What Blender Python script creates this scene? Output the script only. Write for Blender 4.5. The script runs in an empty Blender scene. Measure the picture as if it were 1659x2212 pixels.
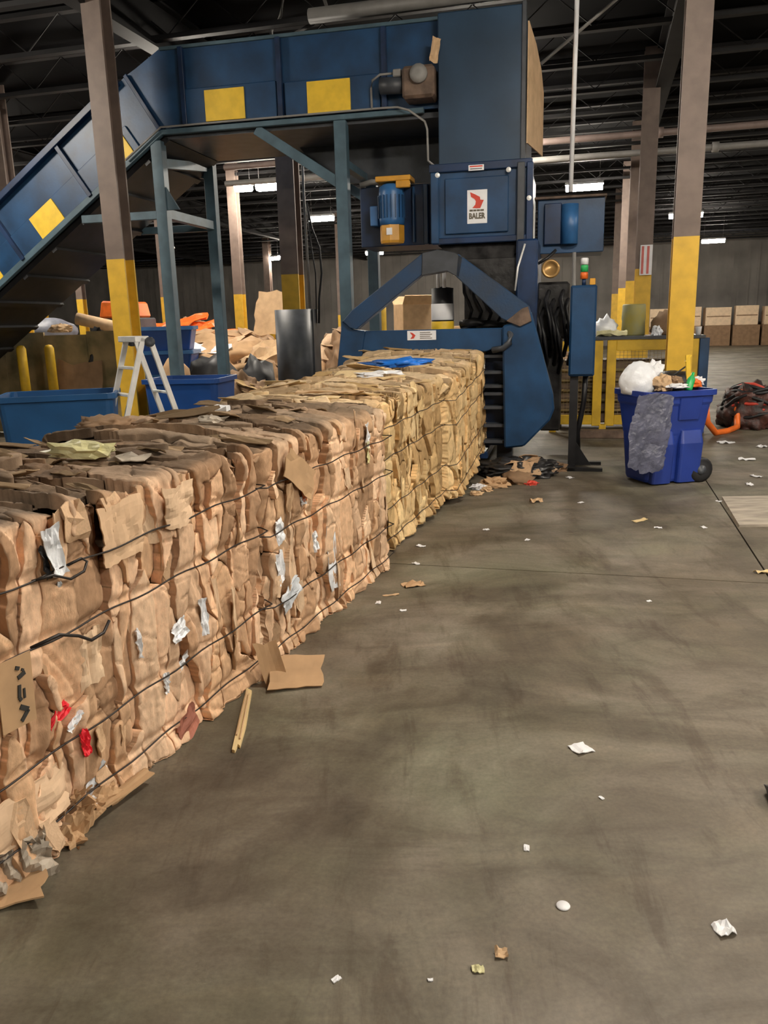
import bpy, bmesh, math, random
import numpy as np
from mathutils import Vector, Matrix, Euler

# ------------------------------------------------------------------ camera, world, exposure
scene = bpy.context.scene
COL = scene.collection
R = math.radians
EYE = 1.7; F_PX = 1726.0; PITCH = R(13.4); ROLL = R(1.51)
cam_d = bpy.data.cameras.new('camera'); cam = bpy.data.objects.new('camera', cam_d); COL.objects.link(cam)
cam_d.sensor_fit = 'VERTICAL'; cam_d.sensor_height = 36.0; cam_d.lens = 36.0 * F_PX / 2212.0
cam_d.clip_start = 0.05; cam_d.clip_end = 200
fw = Vector((0, math.cos(PITCH), -math.sin(PITCH))); up0 = Vector((0, math.sin(PITCH), math.cos(PITCH))); xx = Vector((1, 0, 0))
rt = xx * math.cos(ROLL) - up0 * math.sin(ROLL); up = up0 * math.cos(ROLL) + xx * math.sin(ROLL)
m = Matrix.Identity(4)
for i in range(3):
    m[i][0] = rt[i]; m[i][1] = up[i]; m[i][2] = -fw[i]
m[2][3] = EYE
cam.matrix_world = m
scene.camera = cam
scene.view_settings.view_transform = 'Standard'; scene.view_settings.look = 'None'
scene.view_settings.gamma = 1.0; scene.view_settings.use_curve_mapping = False
scene.view_settings.exposure = 1.78
world = bpy.data.worlds.new('world'); scene.world = world; world.use_nodes = True
world.node_tree.nodes['Background'].inputs[0].default_value = (0.55, 0.6, 0.75, 1)
world.node_tree.nodes['Background'].inputs[1].default_value = 0.02
LAMP_POWER = 62.0        # emission strength of the linear high-bay lenses

rng = random.Random(7)

# ------------------------------------------------------------------ materials
def mat(name, col, rough=0.6, metal=0.0, var=0.12, scale=6.0, bump=0.0, bscale=40.0, col2=None, stretch=None, emis=None, alpha=None, spec=None):
    m = bpy.data.materials.new(name); m.use_nodes = True
    nt = m.node_tree; b = nt.nodes['Principled BSDF']
    b.inputs['Roughness'].default_value = rough; b.inputs['Metallic'].default_value = metal
    if spec is not None: b.inputs['Specular IOR Level'].default_value = spec
    if emis:
        b.inputs['Emission Color'].default_value = (*emis[0], 1); b.inputs['Emission Strength'].default_value = emis[1]
    tc = nt.nodes.new('ShaderNodeTexCoord')
    mp = nt.nodes.new('ShaderNodeMapping'); nt.links.new(tc.outputs['Object'], mp.inputs[0])
    if stretch: mp.inputs['Scale'].default_value = stretch
    n = nt.nodes.new('ShaderNodeTexNoise'); n.inputs['Scale'].default_value = scale; n.inputs['Detail'].default_value = 6
    nt.links.new(mp.outputs[0], n.inputs['Vector'])
    r = nt.nodes.new('ShaderNodeValToRGB')
    c2 = col2 if col2 else tuple(min(1, c * (1 + var)) for c in col)
    c1 = col if col2 else tuple(c * (1 - var) for c in col)
    r.color_ramp.elements[0].position = 0.35; r.color_ramp.elements[1].position = 0.65
    r.color_ramp.elements[0].color = (*c1, 1); r.color_ramp.elements[1].color = (*c2, 1)
    nt.links.new(n.outputs['Fac'], r.inputs[0]); nt.links.new(r.outputs[0], b.inputs['Base Color'])
    if bump > 0:
        n2 = nt.nodes.new('ShaderNodeTexNoise'); n2.inputs['Scale'].default_value = bscale; n2.inputs['Detail'].default_value = 4
        nt.links.new(mp.outputs[0], n2.inputs['Vector'])
        bp = nt.nodes.new('ShaderNodeBump'); bp.inputs['Strength'].default_value = bump; bp.inputs['Distance'].default_value = 0.02
        nt.links.new(n2.outputs['Fac'], bp.inputs['Height']); nt.links.new(bp.outputs[0], b.inputs['Normal'])
    if alpha is not None: b.inputs['Alpha'].default_value = alpha
    return m

def sheet_mat(name, stops, rough=0.85):
    """colour picked per object, with fine fibre grain"""
    m = bpy.data.materials.new(name); m.use_nodes = True
    nt = m.node_tree; b = nt.nodes['Principled BSDF']; b.inputs['Roughness'].default_value = rough
    b.inputs['Specular IOR Level'].default_value = 0.2
    oi = nt.nodes.new('ShaderNodeObjectInfo'); r = nt.nodes.new('ShaderNodeValToRGB'); r.color_ramp.interpolation = 'LINEAR'
    while len(r.color_ramp.elements) < len(stops): r.color_ramp.elements.new(0.5)
    for i, c in enumerate(stops):
        r.color_ramp.elements[i].position = i / (len(stops) - 1); r.color_ramp.elements[i].color = (*c, 1)
    nt.links.new(oi.outputs['Random'], r.inputs[0])
    tc = nt.nodes.new('ShaderNodeTexCoord'); n = nt.nodes.new('ShaderNodeTexNoise'); n.inputs['Scale'].default_value = 14; n.inputs['Detail'].default_value = 8
    nt.links.new(tc.outputs['Object'], n.inputs['Vector'])
    mr = nt.nodes.new('ShaderNodeMapRange'); mr.inputs[3].default_value = 0.72; mr.inputs[4].default_value = 1.22
    nt.links.new(n.outputs['Fac'], mr.inputs[0])
    mx = nt.nodes.new('ShaderNodeVectorMath'); mx.operation = 'SCALE'
    nt.links.new(r.outputs[0], mx.inputs[0]); nt.links.new(mr.outputs[0], mx.inputs['Scale'])
    nt.links.new(mx.outputs[0], b.inputs['Base Color'])
    return m

def vcol_mat(name):
    m = bpy.data.materials.new(name); m.use_nodes = True
    nt = m.node_tree; b = nt.nodes['Principled BSDF']; b.inputs['Roughness'].default_value = 0.85
    b.inputs['Specular IOR Level'].default_value = 0.2
    at = nt.nodes.new('ShaderNodeAttribute'); at.attribute_name = 'tone'
    tc = nt.nodes.new('ShaderNodeTexCoord'); cur = at.outputs['Color']
    for sc_, st, det, lo, hi in ((16, (1, 1, 1), 9, 0.80, 1.18), (10, (1, 4, 1), 6, 0.88, 1.10), (3.0, (1, 1.6, 1), 5, 0.78, 1.18)):
        mp = nt.nodes.new('ShaderNodeMapping'); mp.inputs['Scale'].default_value = st; nt.links.new(tc.outputs['Object'], mp.inputs[0])
        n = nt.nodes.new('ShaderNodeTexNoise'); n.inputs['Scale'].default_value = sc_; n.inputs['Detail'].default_value = det; n.inputs['Roughness'].default_value = 0.65
        nt.links.new(mp.outputs[0], n.inputs['Vector'])
        mr = nt.nodes.new('ShaderNodeMapRange'); mr.inputs[1].default_value = 0.3; mr.inputs[2].default_value = 0.7; mr.inputs[3].default_value = lo; mr.inputs[4].default_value = hi
        nt.links.new(n.outputs['Fac'], mr.inputs[0])
        mx = nt.nodes.new('ShaderNodeVectorMath'); mx.operation = 'SCALE'
        nt.links.new(cur, mx.inputs[0]); nt.links.new(mr.outputs[0], mx.inputs['Scale']); cur = mx.outputs[0]
    nt.links.new(cur, b.inputs['Base Color'])
    mp = nt.nodes.new('ShaderNodeMapping'); mp.inputs['Scale'].default_value = (1, 2.5, 1); nt.links.new(tc.outputs['Object'], mp.inputs[0])
    n2 = nt.nodes.new('ShaderNodeTexNoise'); n2.inputs['Scale'].default_value = 26; n2.inputs['Detail'].default_value = 6; n2.inputs['Roughness'].default_value = 0.7
    nt.links.new(mp.outputs[0], n2.inputs['Vector'])
    bp = nt.nodes.new('ShaderNodeBump'); bp.inputs['Strength'].default_value = 0.35; bp.inputs['Distance'].default_value = 0.010
    nt.links.new(n2.outputs['Fac'], bp.inputs['Height']); nt.links.new(bp.outputs[0], b.inputs['Normal'])
    return m

def floor_mat():
    m = bpy.data.materials.new('worn_concrete'); m.use_nodes = True
    nt = m.node_tree; b = nt.nodes['Principled BSDF']
    g = nt.nodes.new('ShaderNodeNewGeometry')
    def noise(scale, st, rot=0.0, detail=7, rough=0.6, dist=0.0):
        mp = nt.nodes.new('ShaderNodeMapping'); mp.inputs['Scale'].default_value = st; mp.inputs['Rotation'].default_value = (0, 0, rot)
        nt.links.new(g.outputs['Position'], mp.inputs[0])
        n = nt.nodes.new('ShaderNodeTexNoise'); n.inputs['Scale'].default_value = scale; n.inputs['Detail'].default_value = detail
        n.inputs['Roughness'].default_value = rough; n.inputs['Distortion'].default_value = dist
        nt.links.new(mp.outputs[0], n.inputs['Vector']); return n.outputs['Fac']
    def ramp(fac, stops):
        r = nt.nodes.new('ShaderNodeValToRGB')
        while len(r.color_ramp.elements) < len(stops): r.color_ramp.elements.new(0.5)
        for i, (p, c) in enumerate(stops):
            r.color_ramp.elements[i].position = p; r.color_ramp.elements[i].color = (*c, 1)
        nt.links.new(fac, r.inputs[0]); return r.outputs[0]
    def mix(a, c, fac, mode='MULTIPLY'):
        x = nt.nodes.new('ShaderNodeMix'); x.data_type = 'RGBA'; x.blend_type = mode
        if isinstance(fac, float): x.inputs[0].default_value = fac
        else: nt.links.new(fac, x.inputs[0])
        nt.links.new(a, x.inputs[6]); nt.links.new(c, x.inputs[7]); return x.outputs[2]
    base = ramp(noise(0.75, (1, 1, 1), 0.3, 8, 0.66, 0.9), [(0.30, (0.064, 0.049, 0.033)), (0.47, (0.122, 0.099, 0.070)), (0.66, (0.220, 0.190, 0.148))])
    green = ramp(noise(0.8, (1, 1.3, 1), 1.0, 4), [(0.45, (1, 1, 1)), (0.68, (0.90, 1.0, 0.90))])
    streak = ramp(noise(2.0, (0.8, 2.0, 1), 0.35, 7, 0.68, 0.8), [(0.32, (0.62, 0.58, 0.54)), (0.5, (0.95, 0.95, 0.95)), (0.72, (1.22, 1.2, 1.17))])
    scuff = ramp(noise(1.6, (3.4, 0.7, 1), -0.62, 6, 0.7, 0.4), [(0.36, (0.66, 0.6, 0.55)), (0.46, (1, 1, 1)), (0.72, (1.12, 1.1, 1.08))])
    fine = ramp(noise(60, (1, 1, 1), 0, 3), [(0.3, (0.8, 0.8, 0.8)), (0.7, (1.18, 1.18, 1.18))])
    c = mix(base, green, 1.0); c = mix(c, streak, 0.9); c = mix(c, scuff, 0.8); c = mix(c, fine, 0.7)
    nt.links.new(c, b.inputs['Base Color'])
    rr_ = ramp(noise(1.3, (1, 1, 1), 0.2, 5), [(0.3, (0.48,) * 3), (0.7, (0.72,) * 3)])
    nt.links.new(rr_, b.inputs['Roughness'])
    bp = nt.nodes.new('ShaderNodeBump'); bp.inputs['Strength'].default_value = 0.18; bp.inputs['Distance'].default_value = 0.01
    nt.links.new(noise(24, (1, 1, 1), 0, 5), bp.inputs['Height']); nt.links.new(bp.outputs[0], b.inputs['Normal'])
    return m

M = {}
M['floor'] = floor_mat()
M['joint'] = mat('joint_filler', (0.022, 0.018, 0.013), 0.9)
M['wall'] = mat('wall_paint', (0.185, 0.170, 0.155), 0.8, var=0.25, scale=0.6)
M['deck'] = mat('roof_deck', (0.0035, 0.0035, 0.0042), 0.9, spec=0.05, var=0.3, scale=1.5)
M['joist'] = mat('joist_steel', (0.015, 0.0145, 0.0155), 0.7, spec=0.2, var=0.2, scale=2)
M['pipe'] = mat('pipe_grey', (0.24, 0.23, 0.22), 0.5, var=0.1)
M['pipe_red'] = mat('pipe_brown', (0.24, 0.18, 0.16), 0.5)
M['col'] = mat('column_brown', (0.175, 0.130, 0.108), 0.6, var=0.14, scale=5)
M['col_y'] = mat('column_yellow', (0.66, 0.40, 0.035), 0.5, var=0.1, scale=7)
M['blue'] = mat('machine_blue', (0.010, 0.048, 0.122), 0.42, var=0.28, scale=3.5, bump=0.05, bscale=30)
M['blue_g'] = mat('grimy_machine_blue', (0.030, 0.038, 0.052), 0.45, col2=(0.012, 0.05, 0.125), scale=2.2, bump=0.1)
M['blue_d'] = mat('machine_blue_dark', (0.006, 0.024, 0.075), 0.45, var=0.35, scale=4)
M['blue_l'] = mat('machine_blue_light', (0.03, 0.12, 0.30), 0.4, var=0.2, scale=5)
M['chute'] = mat('chute_blue', (0.020, 0.046, 0.085), 0.36, var=0.22, scale=2.0)
M['frame'] = mat('stand_grey_blue', (0.065, 0.115, 0.15), 0.5, var=0.18, scale=5)
M['black'] = mat('black_rubber', (0.010, 0.010, 0.012), 0.5, var=0.4)
M['grime'] = mat('greasy_black_steel', (0.022, 0.021, 0.021), 0.35, var=0.6, scale=9, bump=0.25, bscale=25)
M['dgrey'] = mat('dark_grey_steel', (0.050, 0.055, 0.065), 0.45, var=0.25, scale=5)
M['rust'] = mat('rusty_steel', (0.13, 0.085, 0.06), 0.6, var=0.35, scale=8, bump=0.15)
M['yellow'] = mat('safety_yellow', (0.80, 0.52, 0.035), 0.5, var=0.08, scale=9)
M['yellow_o'] = mat('amber_yellow', (0.62, 0.30, 0.03), 0.45, var=0.12)
M['yellow_d'] = mat('scuffed_yellow', (0.58, 0.36, 0.02), 0.5, var=0.18, scale=4, bump=0.1)
M['yellow_m'] = mat('dusty_olive_yellow', (0.36, 0.30, 0.07), 0.6, col2=(0.30, 0.30, 0.16), scale=5)
M['white'] = mat('white_plastic', (0.78, 0.78, 0.80), 0.45, var=0.06)
M['film'] = mat('white_film', (0.80, 0.82, 0.86), 0.3, var=0.1, bump=0.3, bscale=30)
M['film_g'] = mat('clear_film', (0.115, 0.12, 0.175), 0.3, var=0.3, scale=10, bump=0.6, bscale=26, alpha=0.78)
M['film_w'] = mat('cloudy_film', (0.55, 0.58, 0.62), 0.3, var=0.2, scale=14, bump=0.5, bscale=26)
M['cream'] = mat('pale_yellow_film', (0.62, 0.58, 0.32), 0.4, var=0.2, bump=0.3)
M['red'] = mat('red_print', (0.75, 0.015, 0.03), 0.5, var=0.08)
M['red_l'] = mat('red_logo', (0.62, 0.06, 0.035), 0.5, var=0.05)
M['pink'] = mat('faded_red', (0.62, 0.16, 0.14), 0.6)
M['redcard'] = mat('reddish_card', (0.36, 0.13, 0.085), 0.7, var=0.2)
M['cable'] = mat('cable_tangle', (0.018, 0.013, 0.012), 0.5, col2=(0.10, 0.03, 0.02), scale=7, bump=0.6, bscale=20)
M['ink'] = mat('black_ink', (0.03, 0.028, 0.025), 0.8)
M['ink_b'] = mat('brown_ink', (0.14, 0.12, 0.09), 0.8)
M['bluefilm'] = mat('blue_film', (0.02, 0.16, 0.60), 0.3, var=0.25, bump=0.3)
M['tub'] = mat('tub_blue', (0.012, 0.085, 0.235), 0.45, var=0.12, scale=3)
M['tub2'] = mat('tub_deep_blue', (0.008, 0.060, 0.25), 0.45, var=0.12, scale=3)
M['bin'] = mat('bin_blue', (0.018, 0.045, 0.27), 0.35, var=0.12, scale=4)
M['alu'] = mat('aluminium', (0.80, 0.80, 0.78), 0.40, metal=0.3, var=0.1)
M['tan'] = mat('cardboard', (0.46, 0.29, 0.155), 0.85, var=0.1, scale=8)
M['tan_l'] = mat('cardboard_light', (0.56, 0.38, 0.22), 0.85, var=0.1, scale=8)
M['tan_p'] = mat('cardboard_pale', (0.74, 0.56, 0.38), 0.85, var=0.08, scale=8)
M['tan_d'] = mat('cardboard_brown', (0.26, 0.16, 0.09), 0.85, var=0.15, scale=6)
M['ply'] = mat('mouldy_plywood', (0.13, 0.11, 0.05), 0.8, col2=(0.36, 0.26, 0.13), scale=2.2)
M['wood'] = mat('pale_wood', (0.62, 0.47, 0.24), 0.7, var=0.15, scale=6, stretch=(1, 0.15, 1))
M['board'] = mat('weathered_board', (0.36, 0.31, 0.25), 0.7, var=0.3, scale=3, stretch=(1, 4, 1))
M['wire'] = mat('bale_wire_steel', (0.035, 0.03, 0.028), 0.45, metal=0.5)
M['orange'] = mat('orange_plastic', (0.80, 0.16, 0.02), 0.45, var=0.15)
M['green'] = mat('green_plastic', (0.03, 0.42, 0.11), 0.35)
M['brass'] = mat('brass', (0.42, 0.25, 0.09), 0.35, metal=0.5)
M['greyplast'] = mat('grey_tarp', (0.17, 0.18, 0.22), 0.5, var=0.2)
M['bale'] = vcol_mat('baled_cardboard')
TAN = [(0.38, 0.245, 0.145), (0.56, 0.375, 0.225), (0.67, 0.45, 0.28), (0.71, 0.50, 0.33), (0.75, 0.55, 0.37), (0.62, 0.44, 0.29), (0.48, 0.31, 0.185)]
TOP = [(0.15, 0.10, 0.055), (0.22, 0.15, 0.085), (0.30, 0.205, 0.12), (0.40, 0.28, 0.17), (0.24, 0.16, 0.09), (0.18, 0.12, 0.065)]  # dusty brown, also darkened for the weaker light on the bale tops
M['sheet'] = sheet_mat('cardboard_sheet_side', TAN)
M['sheetv'] = sheet_mat('cardboard_box_face', TAN[2:5])
M['sheet_top'] = sheet_mat('cardboard_sheet_dusty_shaded', TOP)
M['sheet_ol'] = sheet_mat('cardboard_sheet_ochre', [(0.32, 0.21, 0.09), (0.50, 0.34, 0.16), (0.60, 0.43, 0.22), (0.68, 0.52, 0.30), (0.42, 0.28, 0.13)])
M['lens'] = mat('lamp_lens', (0.9, 0.9, 0.9), 0.5, var=0.0, emis=((1.0, 0.91, 0.78), LAMP_POWER))

# ------------------------------------------------------------------ mesh helpers
class MB:
    def __init__(s): s.v = []; s.f = []
    def add(s, vs, fs):
        o = len(s.v); s.v += [tuple(p) for p in vs]; s.f += [tuple(i + o for i in f) for f in fs]; return s
    def box(s, x0, x1, y0, y1, z0, z1, mtx=None):
        vs = [Vector((x, y, z)) for z in (z0, z1) for y in (y0, y1) for x in (x0, x1)]
        if mtx: vs = [mtx @ p for p in vs]
        return s.add(vs, [(0, 2, 3, 1), (4, 5, 7, 6), (0, 1, 5, 4), (2, 6, 7, 3), (0, 4, 6, 2), (1, 3, 7, 5)])
    def bar(s, a, b, w, h=None, upv=(0, 0, 1)):
        """square bar from a to b"""
        a = Vector(a); b = Vector(b); d = (b - a); L = d.length; d.normalize(); h = h or w
        u = Vector(upv)
        if abs(d.dot(u)) > 0.98: u = Vector((0, 1, 0))
        x = d.cross(u).normalized(); z = x.cross(d).normalized()
        vs = []
        for t in (0, L):
            for i, j in ((-1, -1), (1, -1), (1, 1), (-1, 1)): vs.append(a + d * t + x * (i * w / 2) + z * (j * h / 2))
        return s.add(vs, [(3, 2, 1, 0), (4, 5, 6, 7), (0, 1, 5, 4), (1, 2, 6, 5), (2, 3, 7, 6), (3, 0, 4, 7)])
    def prism(s, poly, y0, y1, mtx=None):
        """polygon in (x,z), extruded along y"""
        n = len(poly); vs = [Vector((x, y0, z)) for x, z in poly] + [Vector((x, y1, z)) for x, z in poly]
        if mtx: vs = [mtx @ p for p in vs]
        fs = [tuple(range(n)), tuple(range(2 * n - 1, n - 1, -1))] + [(i, i + n, (i + 1) % n + n, (i + 1) % n) for i in range(n)]
        return s.add(vs, fs)
    def tube(s, path, r, n=8, closed=False):
        P = [Vector(p) for p in path]; rings = []
        for i, p in enumerate(P):
            if closed: d = P[(i + 1) % len(P)] - P[i - 1]
            else: d = P[min(i + 1, len(P) - 1)] - P[max(i - 1, 0)]
            d.normalize(); u = Vector((0, 0, 1)) if abs(d.z) < 0.9 else Vector((1, 0, 0))
            x = d.cross(u).normalized(); z = x.cross(d)
            rr_ = r[i] if isinstance(r, (list, tuple)) else r
            rings.append([p + (x * math.cos(2 * math.pi * k / n) + z * math.sin(2 * math.pi * k / n)) * rr_ for k in range(n)])
        return s.loft(rings, closed)
    def loft(s, rings, closed=False, cap=True):
        n = len(rings[0]); vs = [p for r_ in rings for p in r_]; fs = []
        m_ = len(rings)
        for i in range(m_ if closed else m_ - 1):
            a = i * n; b = ((i + 1) % m_) * n
            fs += [(a + k, a + (k + 1) % n, b + (k + 1) % n, b + k) for k in range(n)]
        if cap and not closed: fs += [tuple(range(n - 1, -1, -1)), tuple(range((m_ - 1) * n, m_ * n))]
        return s.add(vs, fs)
    def lathe(s, prof, n=20, c=(0, 0, 0), mtx=None):
        rings = []
        for r_, z in prof:
            ring = [Vector((c[0] + r_ * math.cos(2 * math.pi * k / n), c[1] + r_ * math.sin(2 * math.pi * k / n), c[2] + z)) for k in range(n)]
            if mtx: ring = [mtx @ p for p in ring]
            rings.append(ring)
        return s.loft(rings)
    def mesh(s, name, smooth=False, bevel=0.0):
        me = bpy.data.meshes.new(name); me.from_pydata(s.v, [], s.f)
        bm = bmesh.new(); bm.from_mesh(me)
        bmesh.ops.recalc_face_normals(bm, faces=bm.faces)
        if bevel > 0:
            es = [e for e in bm.edges if len(e.link_faces) == 2 and e.calc_face_angle(0) > 0.6]
            bmesh.ops.bevel(bm, geom=es, offset=bevel, segments=1, affect='EDGES', clamp_overlap=True)
        bm.to_mesh(me); bm.free()
        if smooth: me.polygons.foreach_set('use_smooth', [True] * len(me.polygons))
        return me
    def build(s, name, material, parent=None, smooth=False, bevel=0.0, **kw):
        return link(name, s.mesh(name, smooth, bevel), material, parent, **kw)

def link(name, me, material, parent=None, loc=None, rot=None, scale=None, **kw):
    o = bpy.data.objects.new(name, me); COL.objects.link(o)
    if material is not None and me is not None and hasattr(me, 'materials') and len(me.materials) == 0: me.materials.append(material)
    if parent: o.parent = parent
    if loc is not None: o.location = loc
    if rot is not None: o.rotation_euler = rot
    if scale is not None: o.scale = scale
    for k, v in kw.items(): o[k] = v
    return o

def thing(name, label, cat, loc=(0, 0, 0), rotz=0.0, group=None, rot=None):
    o = bpy.data.objects.new(name, None); COL.objects.link(o)
    o.empty_display_size = 0.1
    o.location = loc; o.rotation_euler = rot if rot else (0, 0, rotz)
    o['label'] = label; o['category'] = cat
    if group: o['group'] = group
    return o

def tag(o, label, cat, group=None):
    o['label'] = label; o['category'] = cat
    if group: o['group'] = group
    return o

def rrect(w, d, r, n=4, cx=0, cy=0, z=0):
    pts = []
    for sx, sy, a0 in ((1, 1, 0), (-1, 1, 90), (-1, -1, 180), (1, -1, 270)):
        for k in range(n + 1):
            a = R(a0 + 90 * k / n)
            pts.append(Vector((cx + sx * (w / 2 - r) + r * math.cos(a), cy + sy * (d / 2 - r) + r * math.sin(a), z)))
    return pts

# smooth 2-D value noise on numpy arrays
_tab = np.random.RandomState(11).rand(256, 256)
def vnoise(x, y):
    xi = np.floor(x).astype(int); yi = np.floor(y).astype(int); fx = x - xi; fy = y - yi
    fx = fx * fx * (3 - 2 * fx); fy = fy * fy * (3 - 2 * fy)
    t = lambda a, b: _tab[a % 256, b % 256]
    return (t(xi, yi) * (1 - fx) + t(xi + 1, yi) * fx) * (1 - fy) + (t(xi, yi + 1) * (1 - fx) + t(xi + 1, yi + 1) * fx) * fy

def crumple_mesh(name, nx, ny, w, d, amp, seed, thick=0.003, fold=0.0, freq=4.0):
    """creased sheet with its own thickness, centred at the origin in xy, resting on z=0"""
    rs = np.random.RandomState(seed)
    gx, gy = np.meshgrid(np.linspace(-0.5, 0.5, nx), np.linspace(-0.5, 0.5, ny), indexing='ij')
    ox, oy = rs.rand(2) * 50
    h = (np.abs(vnoise(gx * freq + ox, gy * freq + oy) - 0.5) * 2 + 0.5 * np.abs(vnoise(gx * freq * 2.3 + oy, gy * freq * 2.3 + ox) - 0.5)) * amp
    ed = 1 + 0.25 * (vnoise(gx * 3 + 9 + ox, gy * 3 + oy) - 0.5)
    X = gx * w * ed + rs.randn(nx, ny) * w * 0.012; Y = gy * d * ed + rs.randn(nx, ny) * d * 0.012
    h = h + fold * gx * gx * 4 * w; h -= h.min()
    top = np.stack([X, Y, h + thick], -1).reshape(-1, 3); bot = np.stack([X, Y, h], -1).reshape(-1, 3)
    v = [tuple(p) for p in top] + [tuple(p) for p in bot]; N = nx * ny; f = []
    for i in range(nx - 1):
        for j in range(ny - 1):
            a = i * ny + j; f.append((a, a + ny, a + ny + 1, a + 1)); f.append((N + a, N + a + 1, N + a + ny + 1, N + a + ny))
    bd = [j for j in range(ny)] + [i * ny + ny - 1 for i in range(1, nx)] + [(nx - 1) * ny + j for j in range(ny - 2, -1, -1)] + [i * ny for i in range(nx - 2, 0, -1)]
    for k in range(len(bd)):
        a = bd[k]; b = bd[(k + 1) % len(bd)]; f.append((a, b, N + b, N + a))
    me = bpy.data.meshes.new(name); me.from_pydata(v, [], f)
    bm = bmesh.new(); bm.from_mesh(me); bmesh.ops.recalc_face_normals(bm, faces=bm.faces); bm.to_mesh(me); bm.free()
    return me

def blob_mesh(name, rx, ry, rz, seed, amp=0.25, freq=3.0, sub=3, flat=True):
    """crumpled lump (bag, wad) resting on z=0"""
    bm = bmesh.new(); bmesh.ops.create_icosphere(bm, subdivisions=sub, radius=1.0)
    rs = random.Random(seed); o = Vector((rs.random() * 40, rs.random() * 40, rs.random() * 40))
    from mathutils import noise as mn
    for v in bm.verts:
        p = v.co * freq + o
        k = 1 + amp * (abs(mn.noise(p)) * 1.6 - 0.3) + amp * 0.6 * mn.noise(p * 2.4)
        v.co = Vector((v.co.x * rx * k, v.co.y * ry * k, v.co.z * rz * k))
        if flat and v.co.z < -rz * 0.55: v.co.z = -rz * 0.55
    zmin = min(v.co.z for v in bm.verts)
    for v in bm.verts: v.co.z -= zmin
    me = bpy.data.meshes.new(name); bm.to_mesh(me); bm.free()
    me.polygons.foreach_set('use_smooth', [sub > 2 and min(rx, ry) > 0.12] * len(me.polygons))
    return me

# building frame: everything of the hall is square to this direction
BYAW = R(15.0)
def bw(x, y, z=0.0):
    return (x * math.cos(BYAW) + y * math.sin(BYAW), -x * math.sin(BYAW) + y * math.cos(BYAW), z)
BROT = (0, 0, -BYAW)

# ------------------------------------------------------------------ the hall
XW0, XW1, YW0, YW1, ZC = -31.0, 31.0, -16.0, 49.0, 6.0
def struct(o): o['kind'] = 'structure'; return o
fl = struct(MB().box(XW0, XW1, YW0, YW1, -0.4, -0.03).build('floor', M['joint'], rot=BROT))
# cast slabs with open joints, a lengthwise joint passes right of the camera's aisle
sx_edges = [XW0, -21.9, -12.7, -8.0, -3.6, 1.14, 5.9, 10.6, 15.3, 23.0, XW1]
sy_edges = [YW0, -7.0, -0.9, 5.35, 11.6, 17.8, 24.0, 33.0, YW1]
for i in range(len(sx_edges) - 1):
    for j in range(len(sy_edges) - 1):
        g = 0.006
        MB().box(sx_edges[i] + g, sx_edges[i + 1] - g, sy_edges[j] + g, sy_edges[j + 1] - g, -0.03, 0).build('floor_slab', M['floor'], fl)
wb = struct(MB().box(XW0, XW1, YW1 + 0.12, YW1 + 0.4, -0.03, ZC).build('wall_back', M['wall'], rot=BROT))
pm = MB().prism([(0, 0), (2.0, 0), (2.0, ZC - 0.02), (0, ZC - 0.02)], -0.06, 0.11)
for k in range(4): pm.box(0.25 + k * 0.48, 0.37 + k * 0.48, -0.10, -0.05, 0.02, ZC - 0.05)
pm = pm.mesh('wall_panel')
for k in range(31): link('wall_panel', pm, M['wall'], wb, loc=(XW0 + 0.01 + k * 2.0, YW1, 0))
struct(MB().box(XW0 - 0.3, XW0, YW0, YW1, -0.03, ZC).build('wall_left', M['wall'], rot=BROT))
struct(MB().box(XW1, XW1 + 0.3, YW0, YW1, -0.03, ZC).build('wall_right', M['wall'], rot=BROT))
struct(MB().box(XW0, XW1, YW0 - 0.3, YW0, -0.03, ZC).build('wall_front', M['wall'], rot=BROT))
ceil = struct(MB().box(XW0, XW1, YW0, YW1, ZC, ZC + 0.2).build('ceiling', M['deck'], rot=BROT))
jm = MB().box(XW0, XW1, -0.06, 0.06, -0.06, 0.0).box(XW0, XW1, -0.06, 0.06, -0.56, -0.50)
zx = XW0
while zx < XW1 - 0.6:
    jm.bar((zx, 0, -0.5), (zx + 0.55, 0, -0.05), 0.014); jm.bar((zx + 0.55, 0, -0.05), (zx + 1.1, 0, -0.5), 0.014); zx += 1.1
jm = jm.mesh('joist')
for k in range(40):
    yj = -14.5 + k * 1.58
    link('joist', jm, M['joist'], ceil, loc=(0, yj, ZC - 0.002))
gm = MB().box(-0.12, 0.12, YW0, YW1, -0.06, -0.03).box(-0.02, 0.02, YW0, YW1, -0.62, -0.03).box(-0.12, 0.12, YW0, YW1, -0.65, -0.62).mesh('girder')
for gx in (-22.0, -13.8, -5.95, 0.9, 9.0, 16.5): link('girder', gm, M['joist'], ceil, loc=(gx, 0, ZC - 0.002))

# sprinkler mains and drops under the roof (cross direction)
def pipe_thing(name, label, pts, r, material, cat='pipe', couplings=()):
    t = thing(name, label, cat, pts[0])
    o = Vector(pts[0]); MB().tube([Vector(p) - o for p in pts], r, 10).build('pipe_run', material, t, True)
    for c, ax in couplings:
        d = Vector(ax).normalized(); c = Vector(c) - o
        MB().tube([c - d * 0.06, c + d * 0.06], r * 1.5, 10).build('coupling', material, t, True)
    return t
exb = Vector(bw(1, 0)); eyb = Vector(bw(0, 1))
a = Vector(bw(-8, 17.2, 5.05)); pipe_thing('sprinkler_pipe', 'thick brown sprinkler pipe crossing behind the blue chute, upper of the pair', [a, a + exb * 14], 0.065, M['pipe_red'], couplings=[(a + exb * 9, exb)])
a = Vector(bw(-8, 17.2, 4.72)); pipe_thing('sprinkler_pipe', 'thick grey sprinkler pipe crossing behind the blue chute, lower of the pair', [a, a + exb * 14], 0.06, M['pipe'], couplings=[(a + exb * 10, exb)])
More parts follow.
